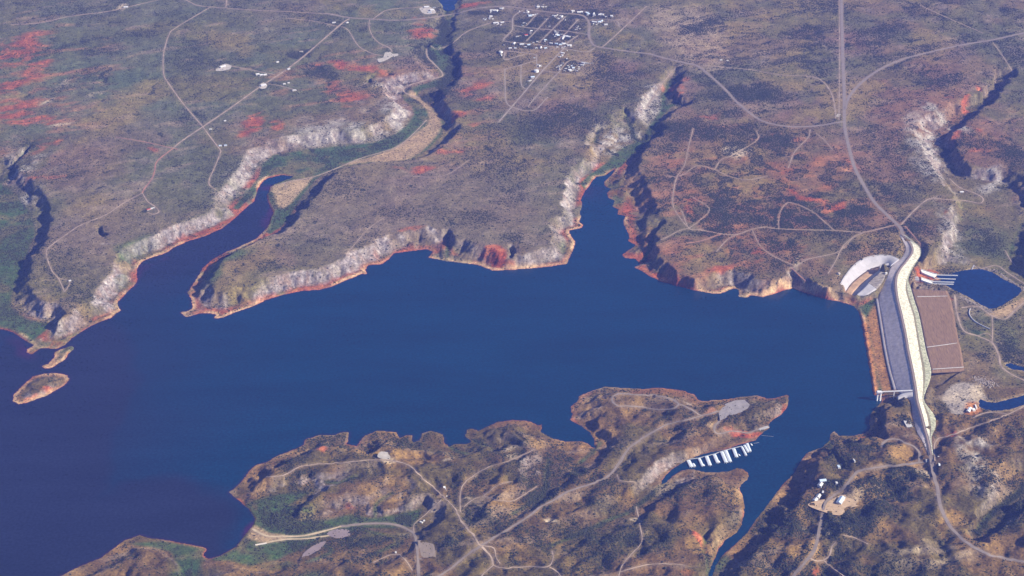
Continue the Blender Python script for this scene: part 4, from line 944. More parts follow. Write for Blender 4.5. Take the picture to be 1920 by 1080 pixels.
for (a, b) in (((1718, 556), (1777, 555)), ((1736, 651), (1795, 643)), ((1747, 692), (1807, 688))):
    za, zb = 24.0, -3.0
    xa, ya = unproj(*a, za); xb, yb = unproj(*b, zb)
    n = 20; s = np.linspace(0.03, 1, n)
    px_ = xa + (xb - xa) * s; py_ = ya + (yb - ya) * s; pz = za + (zb - za) * s
    V = np.stack([np.stack([px_, py_ + o, pz + dz], 1) for o, dz in ((-1.6, -1.5), (-1.6, .7), (1.6, .7), (1.6, -1.5))], 1)
    obj('drain', mesh_from('drain', V.reshape(-1, 3), grid_faces(n, 4), M['concrete_d']), dam)

# ------------------------------------------------------------------ curved approach channel beside the dam
sp = thing('spillway_channel', 'curved pale concrete channel cut into the bank at the far end of the dam', 'spillway')
loft('concrete_lining', L_SOUT, L_SIN, M['concrete'], sp, 8, 8, 0.0, 8, 4)
cop0, cop1 = offset(L_SOUT, 1.5), offset(L_SOUT, -1.5)
V = np.stack([cn(cop0, 8) + (0, 0, -.5), cn(cop0, 8) + (0, 0, 1.2), cn(cop1, 8) + (0, 0, 1.2), cn(cop1, 8) + (0, 0, -.5)], 1)
obj('coping', mesh_from('coping', V.reshape(-1, 3), grid_faces(*V.shape[:2]), M['concrete_d']), sp)
def resamp(line, n):
    s = np.linspace(0, 1, len(line)); q = np.linspace(0, 1, n)
    return np.stack([np.interp(q, s, line[:, k]) for k in range(3)], 1)
loft('channel_bed', resamp(L_SIN[:10], 9), L_SFL, M['bed'], sp, 8, 4, 0.3, 4, 4, lift=0.2)
loft('inner_wall', L_SFL, L_SMD, M['concrete_d'], sp, 8, 5, 0.0, 4, 0, lift=0.3)
loft('apron_slab', L_SMD[:5], L_SME[:5], M['concrete'], sp, 8, 5, 0.2, 2, 14, lift=0.35)
loft('rubble_mound', L_SMD[4:], L_SME[4:], M['mound'], sp, 10, 8, 1.4, 2, 16, lift=0.4)
def box_bm(x0, x1, y0, y1, z0, z1):
    v = [(x, y, z) for z in (z0, z1) for (x, y) in ((x0, y0), (x1, y0), (x1, y1), (x0, y1))]
    f = [(3, 2, 1, 0), (4, 5, 6, 7), (0, 1, 5, 4), (1, 2, 6, 5), (2, 3, 7, 6), (3, 0, 4, 7)]
    return v, f
def join(parts):
    V, F = [], []
    for v, f in parts:
        n = len(V); V += list(v); F += [tuple(i + n for i in q) for q in f]
    return V, F
def beam(p, q, w, z0a, z1a, z0b=None, z1b=None):
    """a long box from p to q (x, y), width w, bottom and top heights at both ends"""
    z0b = z0a if z0b is None else z0b; z1b = z1a if z1b is None else z1b
    d = np.array(q, float) - np.array(p, float); L = np.linalg.norm(d); n = np.array((-d[1], d[0])) / L * w / 2
    p = np.array(p, float); q = np.array(q, float)
    c = [p - n, q - n, q + n, p + n]
    zb = (z0a, z0b, z0b, z0a); zt = (z1a, z1b, z1b, z1a)
    v = [(c[i][0], c[i][1], zb[i]) for i in range(4)] + [(c[i][0], c[i][1], zt[i]) for i in range(4)]
    return v, [(3, 2, 1, 0), (4, 5, 6, 7), (0, 1, 5, 4), (1, 2, 6, 5), (2, 3, 7, 6), (3, 0, 4, 7)]
pa, pb = L_SIN[-2, :2], L_SFL[-1, :2]
hw = [beam(pa, pb, 3.0, 30, 39)]
for s0, s1 in ((0, .12), (.44, .56), (.88, 1)):
    hw.append(beam(pa + (pb - pa) * s0, pa + (pb - pa) * s1, 3.0, 8, 30))
obj('headwall', mesh_from('headwall', *join(hw), M['concrete']), sp)
bk = (pb - pa); bk = np.array((-bk[1], bk[0])) / np.linalg.norm(bk)
if bk[0] < 0: bk = -bk
for s0, s1 in ((.12, .44), (.56, .88)):
    obj('gate', mesh_from('gate', *beam(pa + (pb - pa) * s0 + bk * 1.0, pa + (pb - pa) * s1 + bk * 1.0, 0.6, 8, 25), M['concrete_d']), sp)

# ------------------------------------------------------------------ outlet chutes into the pond below the dam
def chute(label, corners, walls, house):
    """corners: upper-left, upper-right, lower-right, lower-left points; walls: training walls standing in the pond"""
    t = thing('outlet_chute', label, 'spillway chute')
    zt, zb = 3.0, -4.0
    c = [unproj(*corners[0], zt), unproj(*corners[1], zb), unproj(*corners[2], zb), unproj(*corners[3], zt)]
    n = 8; A = np.stack([np.linspace(c[0][k], c[1][k], n) for k in (0, 1)], 1); B = np.stack([np.linspace(c[3][k], c[2][k], n) for k in (0, 1)], 1)
    s = np.linspace(0, 1, n); z = zt + (zb - zt) * (1 - (1 - s) ** 1.6)
    A = np.column_stack([A, z]); B = np.column_stack([B, z])
    loft('chute_floor', A, B, M['concrete_w'], t, 2, 2, 0, 8, 8)
    for Ln in (A, B):
        V = np.stack([Ln + (0, -1.2, -4), Ln + (0, -1.2, 3), Ln + (0, 1.2, 3), Ln + (0, 1.2, -4)], 1)
        obj('side_wall', mesh_from('side_wall', V.reshape(-1, 3), grid_faces(n, 4), M['concrete_w']), t)
    for (p, q) in walls:
        obj('training_wall', mesh_from('training_wall', *beam(unproj(*p, -4), unproj(*q, -4), 2.4, -10, -2.2), M['concrete_w']), t)
    hx, hy = unproj(*house, 6)
    v = join([box_bm(hx - 14, hx + 12, hy - 16, hy + 16, -8, 5), box_bm(hx - 8, hx + 6, hy - 8, hy + 8, 5, 9)])
    obj('gate_block', mesh_from('gate_block', *v, M['concrete']), t)
M['concrete_w'] = mat('white_concrete', (0.74, 0.73, 0.68), 0.8, 0.06, 0.05)
chute('wide white concrete chute nearest the red slope, its two walls running into the pond', [(1725, 504.5), (1757, 514.5), (1751.5, 521), (1728, 511)],
      [((1756, 515.5), (1796, 516.5)), ((1752, 522), (1792, 523.5))], (1718, 503))
chute('narrow white concrete chute below the wide one, its two walls running into the pond', [(1727, 520.5), (1749, 527.5), (1747, 532.5), (1727, 525)],
      [((1748, 528.2), (1789, 529.2)), ((1747.5, 532.2), (1788, 533))], (1718, 521))

# ------------------------------------------------------------------ intake tower and its bridge
tx, ty = unproj(1647, 751, 0)
tw = thing('intake_tower', 'white intake tower of paired columns standing in the water beside the dam', 'tower', (tx, ty, 0))
for dx_ in (-6.5, 6.5):
    sg = []
    for k in range(5):
        r = 4.2 - 0.12 * k; z0, z1 = -6 + k * 9, -6 + (k + 1) * 9
        ang = np.arange(10) * 2 * math.pi / 10
        v = [(dx_ + r * math.cos(a), r * math.sin(a), z0) for a in ang] + [(dx_ + r * math.cos(a), r * math.sin(a), z1) for a in ang]
        f = [(i, (i + 1) % 10, 10 + (i + 1) % 10, 10 + i) for i in range(10)] + [tuple(range(10, 20)), tuple(range(9, -1, -1))]
        sg.append((v, f))
    obj('column', mesh_from('column', *join(sg), M['white_paint']), tw)
for z in (8, 20, 32): obj('brace', mesh_from('brace', *box_bm(-6, 6, -1, 1, z, z + 2), M['concrete']), tw)
obj('platform', mesh_from('platform', *box_bm(-13, 13, -8, 8, 40, 42.4), M['concrete']), tw)
obj('hoist_house', mesh_from('hoist_house', *join([box_bm(-9, 9, -4.5, 4.5, 42.4, 46), box_bm(-9.6, 9.6, -5.1, 5.1, 46, 46.7)]), M['white_paint']), tw)
p0 = np.array((tx, ty)) + (13, 4); p1 = np.array(unproj(1711, 732, 42))
br = thing('service_bridge', 'thin pale footbridge from the intake tower to the dam crest', 'bridge', (tx + 13, ty + 4, 0))
rel = lambda p: np.array(p) - (tx + 13, ty + 4)
obj('deck', mesh_from('deck', *beam(rel(p0), rel(p1), 6, 40.4, 41.8), M['concrete']), br)
dirv = (p1 - p0) / np.linalg.norm(p1 - p0); nv = np.array((-dirv[1], dirv[0]))
for sg in (-2.8, 2.8):
    obj('railing', mesh_from('railing', *beam(rel(p0 + nv * sg), rel(p1 + nv * sg), 0.4, 41.8, 43.2), M['white_paint']), br)
for s in (0.40,):
    pp = p0 + (p1 - p0) * s
    obj('pier', mesh_from('pier', *join([beam(rel(pp - nv * 3), rel(pp - nv * 1.6), 2, -2, 40.4), beam(rel(pp + nv * 1.6), rel(pp + nv * 3), 2, -2, 40.4)]), M['white_paint']), br)
ra = thing('bridge_approach', 'pale concrete approach slab joining the footbridge to the dam crest', 'concrete slab')
Aq = np.array([unproj(*p, 41) for p in ((1682, 742), (1690, 737), (1700, 735), (1712, 734))]); Bq = np.array([unproj(*p, 40) for p in ((1684, 745), (1692, 743), (1702, 742), (1713, 744))])
loft('slab', np.column_stack([Aq, [36, 39, 40.5, 41]]), np.column_stack([Bq, [35, 38, 40, 40.6]]), M['concrete'], ra, 4, 3, 0, 30, 30)

# pale curved flood wall, pond pier
fw = thing('flood_wall', 'low white curved wall on the green flat below the pond', 'wall')
q = crom(np.array([unproj(*p, -4) for p in ((1819, 579), (1817, 586), (1819, 593), (1827, 602), (1840, 610), (1856, 617))]), step=8)
zq = sample(h, q[:, 0], q[:, 1])
V = np.stack([np.column_stack([q + (-2.2, 0), zq - 3]), np.column_stack([q + (-1.8, 0), zq + 3.2]), np.column_stack([q + (1.8, 0), zq + 3.2]), np.column_stack([q + (2.2, 0), zq - 3])], 1)
obj('wall', mesh_from('wall', V.reshape(-1, 3), grid_faces(len(q), 4), M['white_paint']), fw)
obj('coping', mesh_from('coping', np.stack([np.column_stack([q + (-2.4, 0), zq + 3.2]), np.column_stack([q + (-2.4, 0), zq + 3.7]), np.column_stack([q + (2.4, 0), zq + 3.7]), np.column_stack([q + (2.4, 0), zq + 3.2])], 1).reshape(-1, 3), grid_faces(len(q), 4), M['concrete']), fw)
pq, pe = unproj(1827, 496, -3), unproj(1822, 506, -5)
pr = thing('pipe_jetty', 'short pale jetty at the far rim of the pond below the dam', 'jetty')
obj('deck', mesh_from('deck', *beam(pq, pe, 5, -3.5, -2.2), M['concrete']), pr)
for s in (0.3, 0.7, 0.98):
    c = np.array(pq) + (np.array(pe) - np.array(pq)) * s
    obj('post', mesh_from('post', *box_bm(c[0] - 1, c[0] + 1, c[1] - 1, c[1] + 1, -10, -3.5), M['concrete_d']), pr)
# rock edging along the pond rim
def rock_band(label, pts, w, z, n, size):
    q = crom(np.array([unproj(*p, z) for p in pts]), step=3)
    parts = []
    for k in range(n):
        p = q[rng.integers(len(q))] + rng.normal(0, w, 2)
        s = size * (0.5 + rng.random()); zz = float(sample(h, p[0], p[1]))
        if zz < -5.4 and z < 0: continue
        a = rng.random(8) * 0.5 + 0.6
        base_v = [(-1, -1, -.6), (1, -1, -.6), (1, 1, -.6), (-1, 1, -.6), (-.7, -.6, .8), (.7, -.7, .7), (.6, .7, .9), (-.7, .6, .8)]
        th = rng.random() * 6.28
        v = [((x * math.cos(th) - y * math.sin(th)) * s * a[i] + p[0], (x * math.sin(th) + y * math.cos(th)) * s * a[i] + p[1], zq_ * s * 0.7 * a[i] + zz) for i, (x, y, zq_) in enumerate(base_v)]
        parts.append((v, [(3, 2, 1, 0), (4, 5, 6, 7), (0, 1, 5, 4), (1, 2, 6, 5), (2, 3, 7, 6), (3, 0, 4, 7)]))
    o = obj('riprap', mesh_from('riprap', *join(parts), M['rock'])); o['kind'] = 'stuff'; o['label'] = label
M['rock'] = mat('loose_rock', (0.30, 0.25, 0.20), 0.95, 0.35, 0.06)
rock_band('loose rocks heaped along the far rim of the pond', [(1828, 501), (1850, 504), (1866, 507), (1885, 520), (1905, 533), (1925, 545)], 6, -4, 260, 2.6)
rock_band('loose rocks on the near bank of the pond', [(1795, 552), (1812, 562), (1830, 570), (1845, 578), (1856, 584)], 9, -4, 260, 2.6)
rock_band('pale boulders beside the bowl shaped spillway basin', [(1830, 708), (1845, 715), (1860, 722)], 16, -3, 160, 3.2)

# ------------------------------------------------------------------ bowl-side outlet works
ox, oy, oz = cast([1816.5], [771]); ox, oy, oz = ox[0], oy[0], oz[0]
ob = thing('outlet_works', 'white roofed outlet building with red cut bank at the head of the narrow channel', 'building', (ox, oy, oz), 0)
obj('wall', mesh_from('wall', *beam((-6, -14), (8, 16), 13, -3, 8), M['concrete']), ob)
def gable(p, q, w, z0, z1):
    d = np.array(q, float) - p; L = np.linalg.norm(d); n = np.array((-d[1], d[0])) / L * w / 2; p = np.array(p, float); q = np.array(q, float)
    v = [(*(p - n), z0), (*(q - n), z0), (*(q + n), z0), (*(p + n), z0), (*p, z1), (*q, z1)]
    return v, [(0, 1, 5, 4), (2, 3, 4, 5), (1, 2, 5), (3, 0, 4), (3, 2, 1, 0)]
obj('roof', mesh_from('roof', *gable((-7, -15), (9, 17), 15, 8.02, 11), M['white_paint']), ob)
obj('annex', mesh_from('annex', *box_bm(16, 28, -2, 16, -3, 6), M['concrete_w']), ob)
obj('inlet_wall', mesh_from('inlet_wall', *join([box_bm(34, 39, 14, 46, -6, 5), box_bm(39, 100, 42, 44.5, -9, -1), box_bm(39, 100, 26, 28.5, -9, -1)]), M['concrete_w']), ob)
# ------------------------------------------------------------------ marina
M['dock_roof'] = mat('dock_roof_metal', (0.60, 0.66, 0.70), 0.45, 0.08, 0.3)
M['float'] = mat('dock_float', (0.42, 0.43, 0.43), 0.8, 0.15, 0.2)
M['hull'] = mat('boat_hull', (0.8, 0.8, 0.8), 0.4, 0.03, 0.5)
Zp = lambda u, v: (1230 + u / 6.352, 720 + v / 6.352)
DOCKS = [((385, 905), (425, 985), 46, 'leftmost covered boat dock of the marina, short and broad'),
 ((442, 945), (462, 978), 30, 'small covered dock piece tucked against the leftmost dock'),
 ((515, 885), (556, 972), 34, 'narrow covered boat dock second from the left in the marina'),
 ((602, 858), (645, 965), 44, 'long covered boat dock third from the left in the marina'),
 ((695, 838), (738, 935), 42, 'covered boat dock just left of the big double dock'),
 ((785, 805), (838, 932), 44, 'left half of the big double boat dock'),
 ((830, 790), (885, 922), 44, 'right half of the big double boat dock'),
 ((925, 768), (962, 866), 42, 'lone covered boat dock right of the big double dock'),
 ((1022, 745), (1074, 845), 28, 'leftmost roof of the three close docks nearest the boat ramp'),
 ((1052, 725), (1098, 806), 30, 'middle roof of the three close docks nearest the boat ramp'),
 ((1084, 706), (1122, 798), 34, 'rightmost roof of the three close docks nearest the boat ramp')]
for (a, b, w, lab) in DOCKS:
    A = np.array(unproj(*Zp(*a), 4.5)); B = np.array(unproj(*Zp(*b), 4.5))
    L = float(np.linalg.norm(B - A)); ang = math.atan2(B[1] - A[1], B[0] - A[0]); wm = w / 6.352 * 2.1
    c = (A + B) / 2
    d = thing('boat_dock', lab, 'boat dock', (c[0], c[1], 0), ang, 'covered boat docks at the marina')
    obj('roof', mesh_from('roof', *join([gable((-L / 2, 0), (L / 2, 0), wm, 4.2, 5.6)]), M['dock_roof']), d)
    obj('deck', mesh_from('deck', *join([box_bm(-L / 2 - 2, L / 2 + 2, -1.6, 1.6, -.2, .9), box_bm(-L / 2, L / 2, -wm / 2 - .8, -wm / 2 + .6, -.2, .8), box_bm(-L / 2, L / 2, wm / 2 - .6, wm / 2 + .8, -.2, .8)]), M['float']), d)
    for x in (-L / 2 + 1, L / 2 - 1):
        for y in (-wm / 2 + .4, wm / 2 - .4):
            obj('post', mesh_from('post', *box_bm(x - .3, x + .3, y - .3, y + .3, .8, 4.3), M['float']), d)
    ns = max(3, int(L / 8))
    for x in np.linspace(-L / 2 + 4, L / 2 - 4, ns):
        obj('finger_pier', mesh_from('finger_pier', *box_bm(x - .5, x + .5, -wm / 2 - .5, wm / 2 + .5, -.1, .82), M['float']), d)
wk = thing('dock_walkway', 'thin floating walkway linking the marina docks along the shore', 'walkway')
pts = [unproj(*Zp(*p), 0.5) for p in ((400, 895), (505, 882), (610, 855), (700, 832), (800, 795), (925, 762), (1030, 738), (1100, 702))]
for p, q_ in zip(pts[:-1], pts[1:]):
    obj('deck', mesh_from('deck', *beam(p, q_, 3.4, -.2, .95), M['float']), wk)
def boat(label, u, v, L, ang):
    x, y = unproj(*Zp(u, v), 0)
    t = thing('motor_boat', label, 'boat', (x, y, 0), math.radians(ang), 'boats moored by the docks')
    w = L * .3
    v_ = [(-L / 2, -w / 2, -.4), (L * .2, -w / 2, -.4), (L / 2, 0, -.2), (L * .2, w / 2, -.4), (-L / 2, w / 2, -.4), (-L / 2, -w * .55, 1.2), (L * .22, -w * .55, 1.3), (L * .58, 0, 1.6), (L * .22, w * .55, 1.3), (-L / 2, w * .55, 1.2)]
    f = [(4, 3, 2, 1, 0), (5, 6, 7, 8, 9)] + [(i, (i + 1) % 5, 5 + (i + 1) % 5, 5 + i) for i in range(5)]
    obj('hull', mesh_from('hull', v_, f, M['hull']), t)
    obj('cabin', mesh_from('cabin', *join([box_bm(-L * .3, L * .12, -w * .38, w * .38, 1.2, 3.0), box_bm(-L * .34, L * .16, -w * .42, w * .42, 3.0, 3.3)]), M['white_paint']), t)
boat('white cabin boat off the outer end of the dock row, nearest the boat ramp', 1138, 725, 16, -60)
boat('white cabin boat beside the lone dock', 992, 848, 15, -55)
boat('white cabin boat at the outer end of the narrow second dock', 570, 968, 14, -60)
boat('white cabin boat at the outer end of the dock left of the double dock', 752, 926, 14, -58)
for lab, a, b in (('long pale floating boom trailing from the boat ramp point', (1255, 612), (1400, 626)), ('short pale floating boom between the ramp and the docks', (1165, 708), (1228, 696))):
    t = thing('floating_boom', lab, 'boom')
    p, q_ = np.array(unproj(*Zp(*a), .3)), np.array(unproj(*Zp(*b), .3))
    n = 14
    for k in range(n):
        s0, s1 = k / n, (k + .86) / n
        obj('float', mesh_from('float', *beam(p + (q_ - p) * s0, p + (q_ - p) * s1, 1.1, -.3, .6), M['concrete']), t)

# ------------------------------------------------------------------ buildings
M['roof_white'] = mat('white_roof_sheet', (0.54, 0.54, 0.53), 0.55, 0.15, 0.15)
M['roof_grey'] = mat('grey_metal_roof', (0.30, 0.33, 0.37), 0.5, 0.1, 0.2)
M['roof_red'] = mat('red_roof', (0.40, 0.07, 0.05), 0.7, 0.15, 0.3)
M['roof_tan'] = mat('tan_shingle_roof', (0.33, 0.27, 0.21), 0.9, 0.15, 0.3)
M['roof_blue'] = mat('pale_blue_metal_roof', (0.46, 0.56, 0.66), 0.45, 0.08, 0.2)
M['wall_house'] = mat('painted_house_wall', (0.60, 0.58, 0.53), 0.9, 0.1, 0.3)
M['glass'] = mat('window_glass', (0.04, 0.05, 0.06), 0.15, 0.1, 0.5, spec=0.5)
cache = {}
def house_meshes(kind, roof):
    if (kind, roof) in cache: return cache[(kind, roof)]
    if kind == 'gable':
        w = mesh_from('wall', *box_bm(-.5, .5, -.5, .5, -.6, 1.0), M['wall_house'])
        r = mesh_from('roof', *gable((-.56, 0), (.56, 0), 1.16, 1.0, 1.75), M['roof_' + roof])
        d = mesh_from('door', *box_bm(-.06, .06, -.515, -.49, 0, .72), M['glass'])
        wn = [mesh_from('window', *box_bm(x - .07, x + .07, -.515, -.49, .35, .75), M['glass']) for x in (-.3, .3)]
    elif kind == 'flat':
        w = mesh_from('wall', *box_bm(-.5, .5, -.5, .5, -.6, 1.0), M['wall_house'])
        r = mesh_from('roof', *gable((-.52, 0), (.52, 0), 1.06, 1.0, 1.22), M['roof_' + roof])
        d = mesh_from('door', *box_bm(-.04, .04, -.515, -.49, 0, .8), M['glass'])
        wn = [mesh_from('window', *box_bm(x - .05, x + .05, -.515, -.49, .4, .8), M['glass']) for x in (-.3, .25)]
    cache[(kind, roof)] = (w, r, d, wn)
    return cache[(kind, roof)]
def house(px, py, L, Wd, H, rot, kind, roof, label, cat, group, name='house'):
    x, y, z = cast([px], [py]); x, y, z = float(x[0]), float(y[0]), float(z[0])
    t = thing(name, label, cat, (x, y, z), math.radians(rot), group)
    w, r, d, wn = house_meshes(kind, roof)
    for nm, me_ in (('wall', w), ('roof', r), ('door', d), ('window', wn[0]), ('window', wn[1])):
        o = obj(nm, me_, t); o.scale = (L, Wd, H)
    return t
def tank_thing(px, py, R, H, label, group=None):
    x, y, z = cast([px], [py])
    t = thing('storage_tank', label, 'tank', (float(x[0]), float(y[0]), float(z[0])), 0, group)
    n = 18; a = np.arange(n) * 2 * math.pi / n
    v = [(R * math.cos(q), R * math.sin(q), -2) for q in a] + [(R * math.cos(q), R * math.sin(q), H) for q in a]
    obj('wall', mesh_from('wall', v, [(i, (i + 1) % n, n + (i + 1) % n, n + i) for i in range(n)], M['white_paint']), t)
    v = [(R * 1.02 * math.cos(q), R * 1.02 * math.sin(q), H) for q in a] + [(0, 0, H + R * .25)]
    obj('roof', mesh_from('roof', v, [(i, (i + 1) % n, n) for i in range(n)], M['roof_white']), t)
# townsite: (zoomed x, y, roof, size)
T = lambda u, v: (900 + u / 6.0, v / 6.0)
AREAS = [
 ('houses along the top left approach road of the townsite', 'beside the approach road at the top left of the townsite', [(128,122,'white',24),(165,122,'white',26),(190,128,'white',22),(240,102,'white',24),(258,92,'white',16),(122,190,'white',24),(142,216,'white',16),(108,206,'white',14),(60,225,'blue',14),(178,262,'white',34),(250,258,'white',26),(232,284,'white',16),(205,270,'white',14),(40,212,'grey',14)]),
 ('houses north of the top loop road', 'on the open ground beyond the top loop road', [(655,82,'white',22),(708,82,'white',16),(742,78,'white',16),(630,76,'grey',14)]),
 ('houses in the first block inside the loop', 'in the first block inside the loop road', [(540,142,'white',20),(525,150,'white',14),(562,186,'blue',24),(598,176,'white',18),(580,170,'blue',16),(492,262,'white',15),(476,290,'blue',14),(545,168,'blue',14),(515,265,'grey',12)]),
 ('houses by the top street crossing', 'beside the slanting streets near the top loop road', [(828,184,'white',20),(850,178,'white',16),(870,172,'white',16),(842,195,'white',12),(920,192,'white',20),(912,206,'white',14),(735,218,'grey',12)]),
 ('houses along the far edge of the townsite', 'in the long row along the far edge of the townsite', [(1046,130,'white',24),(1040,142,'white',14),(1110,142,'white',22),(1138,140,'white',22),(1190,140,'white',16),(1208,150,'blue',18),(1222,162,'blue',18),(1278,160,'white',22),(1284,178,'white',18),(1345,170,'white',20),(1372,166,'white',24),(1380,176,'white',14),(1480,184,'white',18),(1490,190,'blue',12)]),
 ('houses at the right end of the townsite', 'on the bare lots at the right end of the townsite', [(1288,252,'white',32),(1345,250,'blue',22),(1370,242,'blue',22),(1416,282,'white',22),(1330,262,'grey',14)]),
 ('houses on the middle slanting streets', 'on the slanting streets in the middle of the townsite', [(576,354,'white',18),(560,366,'grey',12),(420,412,'white',14),(410,420,'grey',12),(855,370,'white',18),(845,352,'white',12),(865,396,'white',22),(880,406,'blue',20),(965,410,'white',30),(990,418,'white',30),(930,440,'white',20),(940,425,'white',18),(735,456,'blue',20),(762,458,'blue',14),(845,412,'blue',14),(905,390,'grey',14),(782,300,'white',14),(1100,322,'white',14),(1102,300,'grey',12)]),
 ('houses along the near street of the townsite', 'in the row along the near street of the townsite', [(382,494,'white',26),(470,504,'white',28),(548,512,'blue',22),(560,502,'blue',14),(645,470,'white',16),(600,482,'grey',12),(800,494,'white',20),(858,498,'blue',20),(880,505,'blue',16),(905,508,'blue',18),(944,498,'white',24),(1004,516,'white',30),(1020,520,'white',18),(340,548,'white',20),(395,546,'grey',18),(632,545,'blue',16),(682,540,'white',20),(738,548,'blue',20),(268,510,'white',10),(515,530,'blue',12)]),
 ('houses along the diagonal street', 'beside the long diagonal street below the townsite', [(930,602,'white',24),(925,615,'tan',16),(892,644,'white',16),(906,640,'grey',12),(975,665,'white',16),(930,714,'white',14),(668,750,'white',18),(685,752,'grey',10),(592,872,'blue',24),(605,868,'white',14),(556,914,'white',16),(572,908,'white',12),(612,655,'blue',12)]),
 ('houses in the round cluster', 'in the round cluster right of the diagonal street', [(965,775,'white',16),(988,744,'white',14),(1008,792,'white',22),(1020,800,'white',20),(1050,770,'blue',18),(1062,790,'grey',16),(1110,780,'white',16),(1160,712,'white',20),(1182,708,'white',16),(1150,738,'white',20),(950,800,'white',12),(1030,745,'blue',16),(895,752,'grey',10),(1090,800,'white',14),(1000,760,'blue',14)]),
]
words_ = {'white': 'white roofed', 'blue': 'pale blue roofed', 'grey': 'grey roofed', 'tan': 'tan roofed'}
for grp, where, lst in AREAS:
    for k in range(4 + len(lst) // 2):
        b0 = lst[int(rng.integers(len(lst)))]
        lst.append((b0[0] + rng.normal(0, 26), b0[1] + rng.normal(0, 12), ('tan', 'grey', 'tan', 'white')[int(rng.integers(4))], int(rng.integers(11, 17))))
for grp, where, lst in AREAS:
    for (u, v, rf, sz) in lst:
        px, py = T(u, v)
        rot = rng.choice([12, 12, 62, -20]) + rng.normal(0, 4)
        s = sz * (0.74 + 0.16 * rng.random())
        flat = sz < 17
        house(px, py, s, s * (0.42 if flat else 0.58), 4.2 if flat else 5.2, rot, 'flat' if flat else 'gable', rf,
              '%s %s %s' % (words_[rf], 'trailer' if flat else 'house', where), 'house', '%s, %s%s' % (grp, rf, ' trailers' if flat else ' roofs'))
house(986.5, 66.5, 18, 11, 5, 15, 'gable', 'red', 'only red roofed house of the townsite, on a slanting street', 'house', None)
tank_thing(939, 99, 11, 10, 'white round water tank at the corner of the triangular street')
tank_thing(1005.5, 134.5, 14, 11, 'large white tank beside the diagonal street crossing')
tank_thing(940, 104, 5, 6, 'small white tank just below the corner water tank')
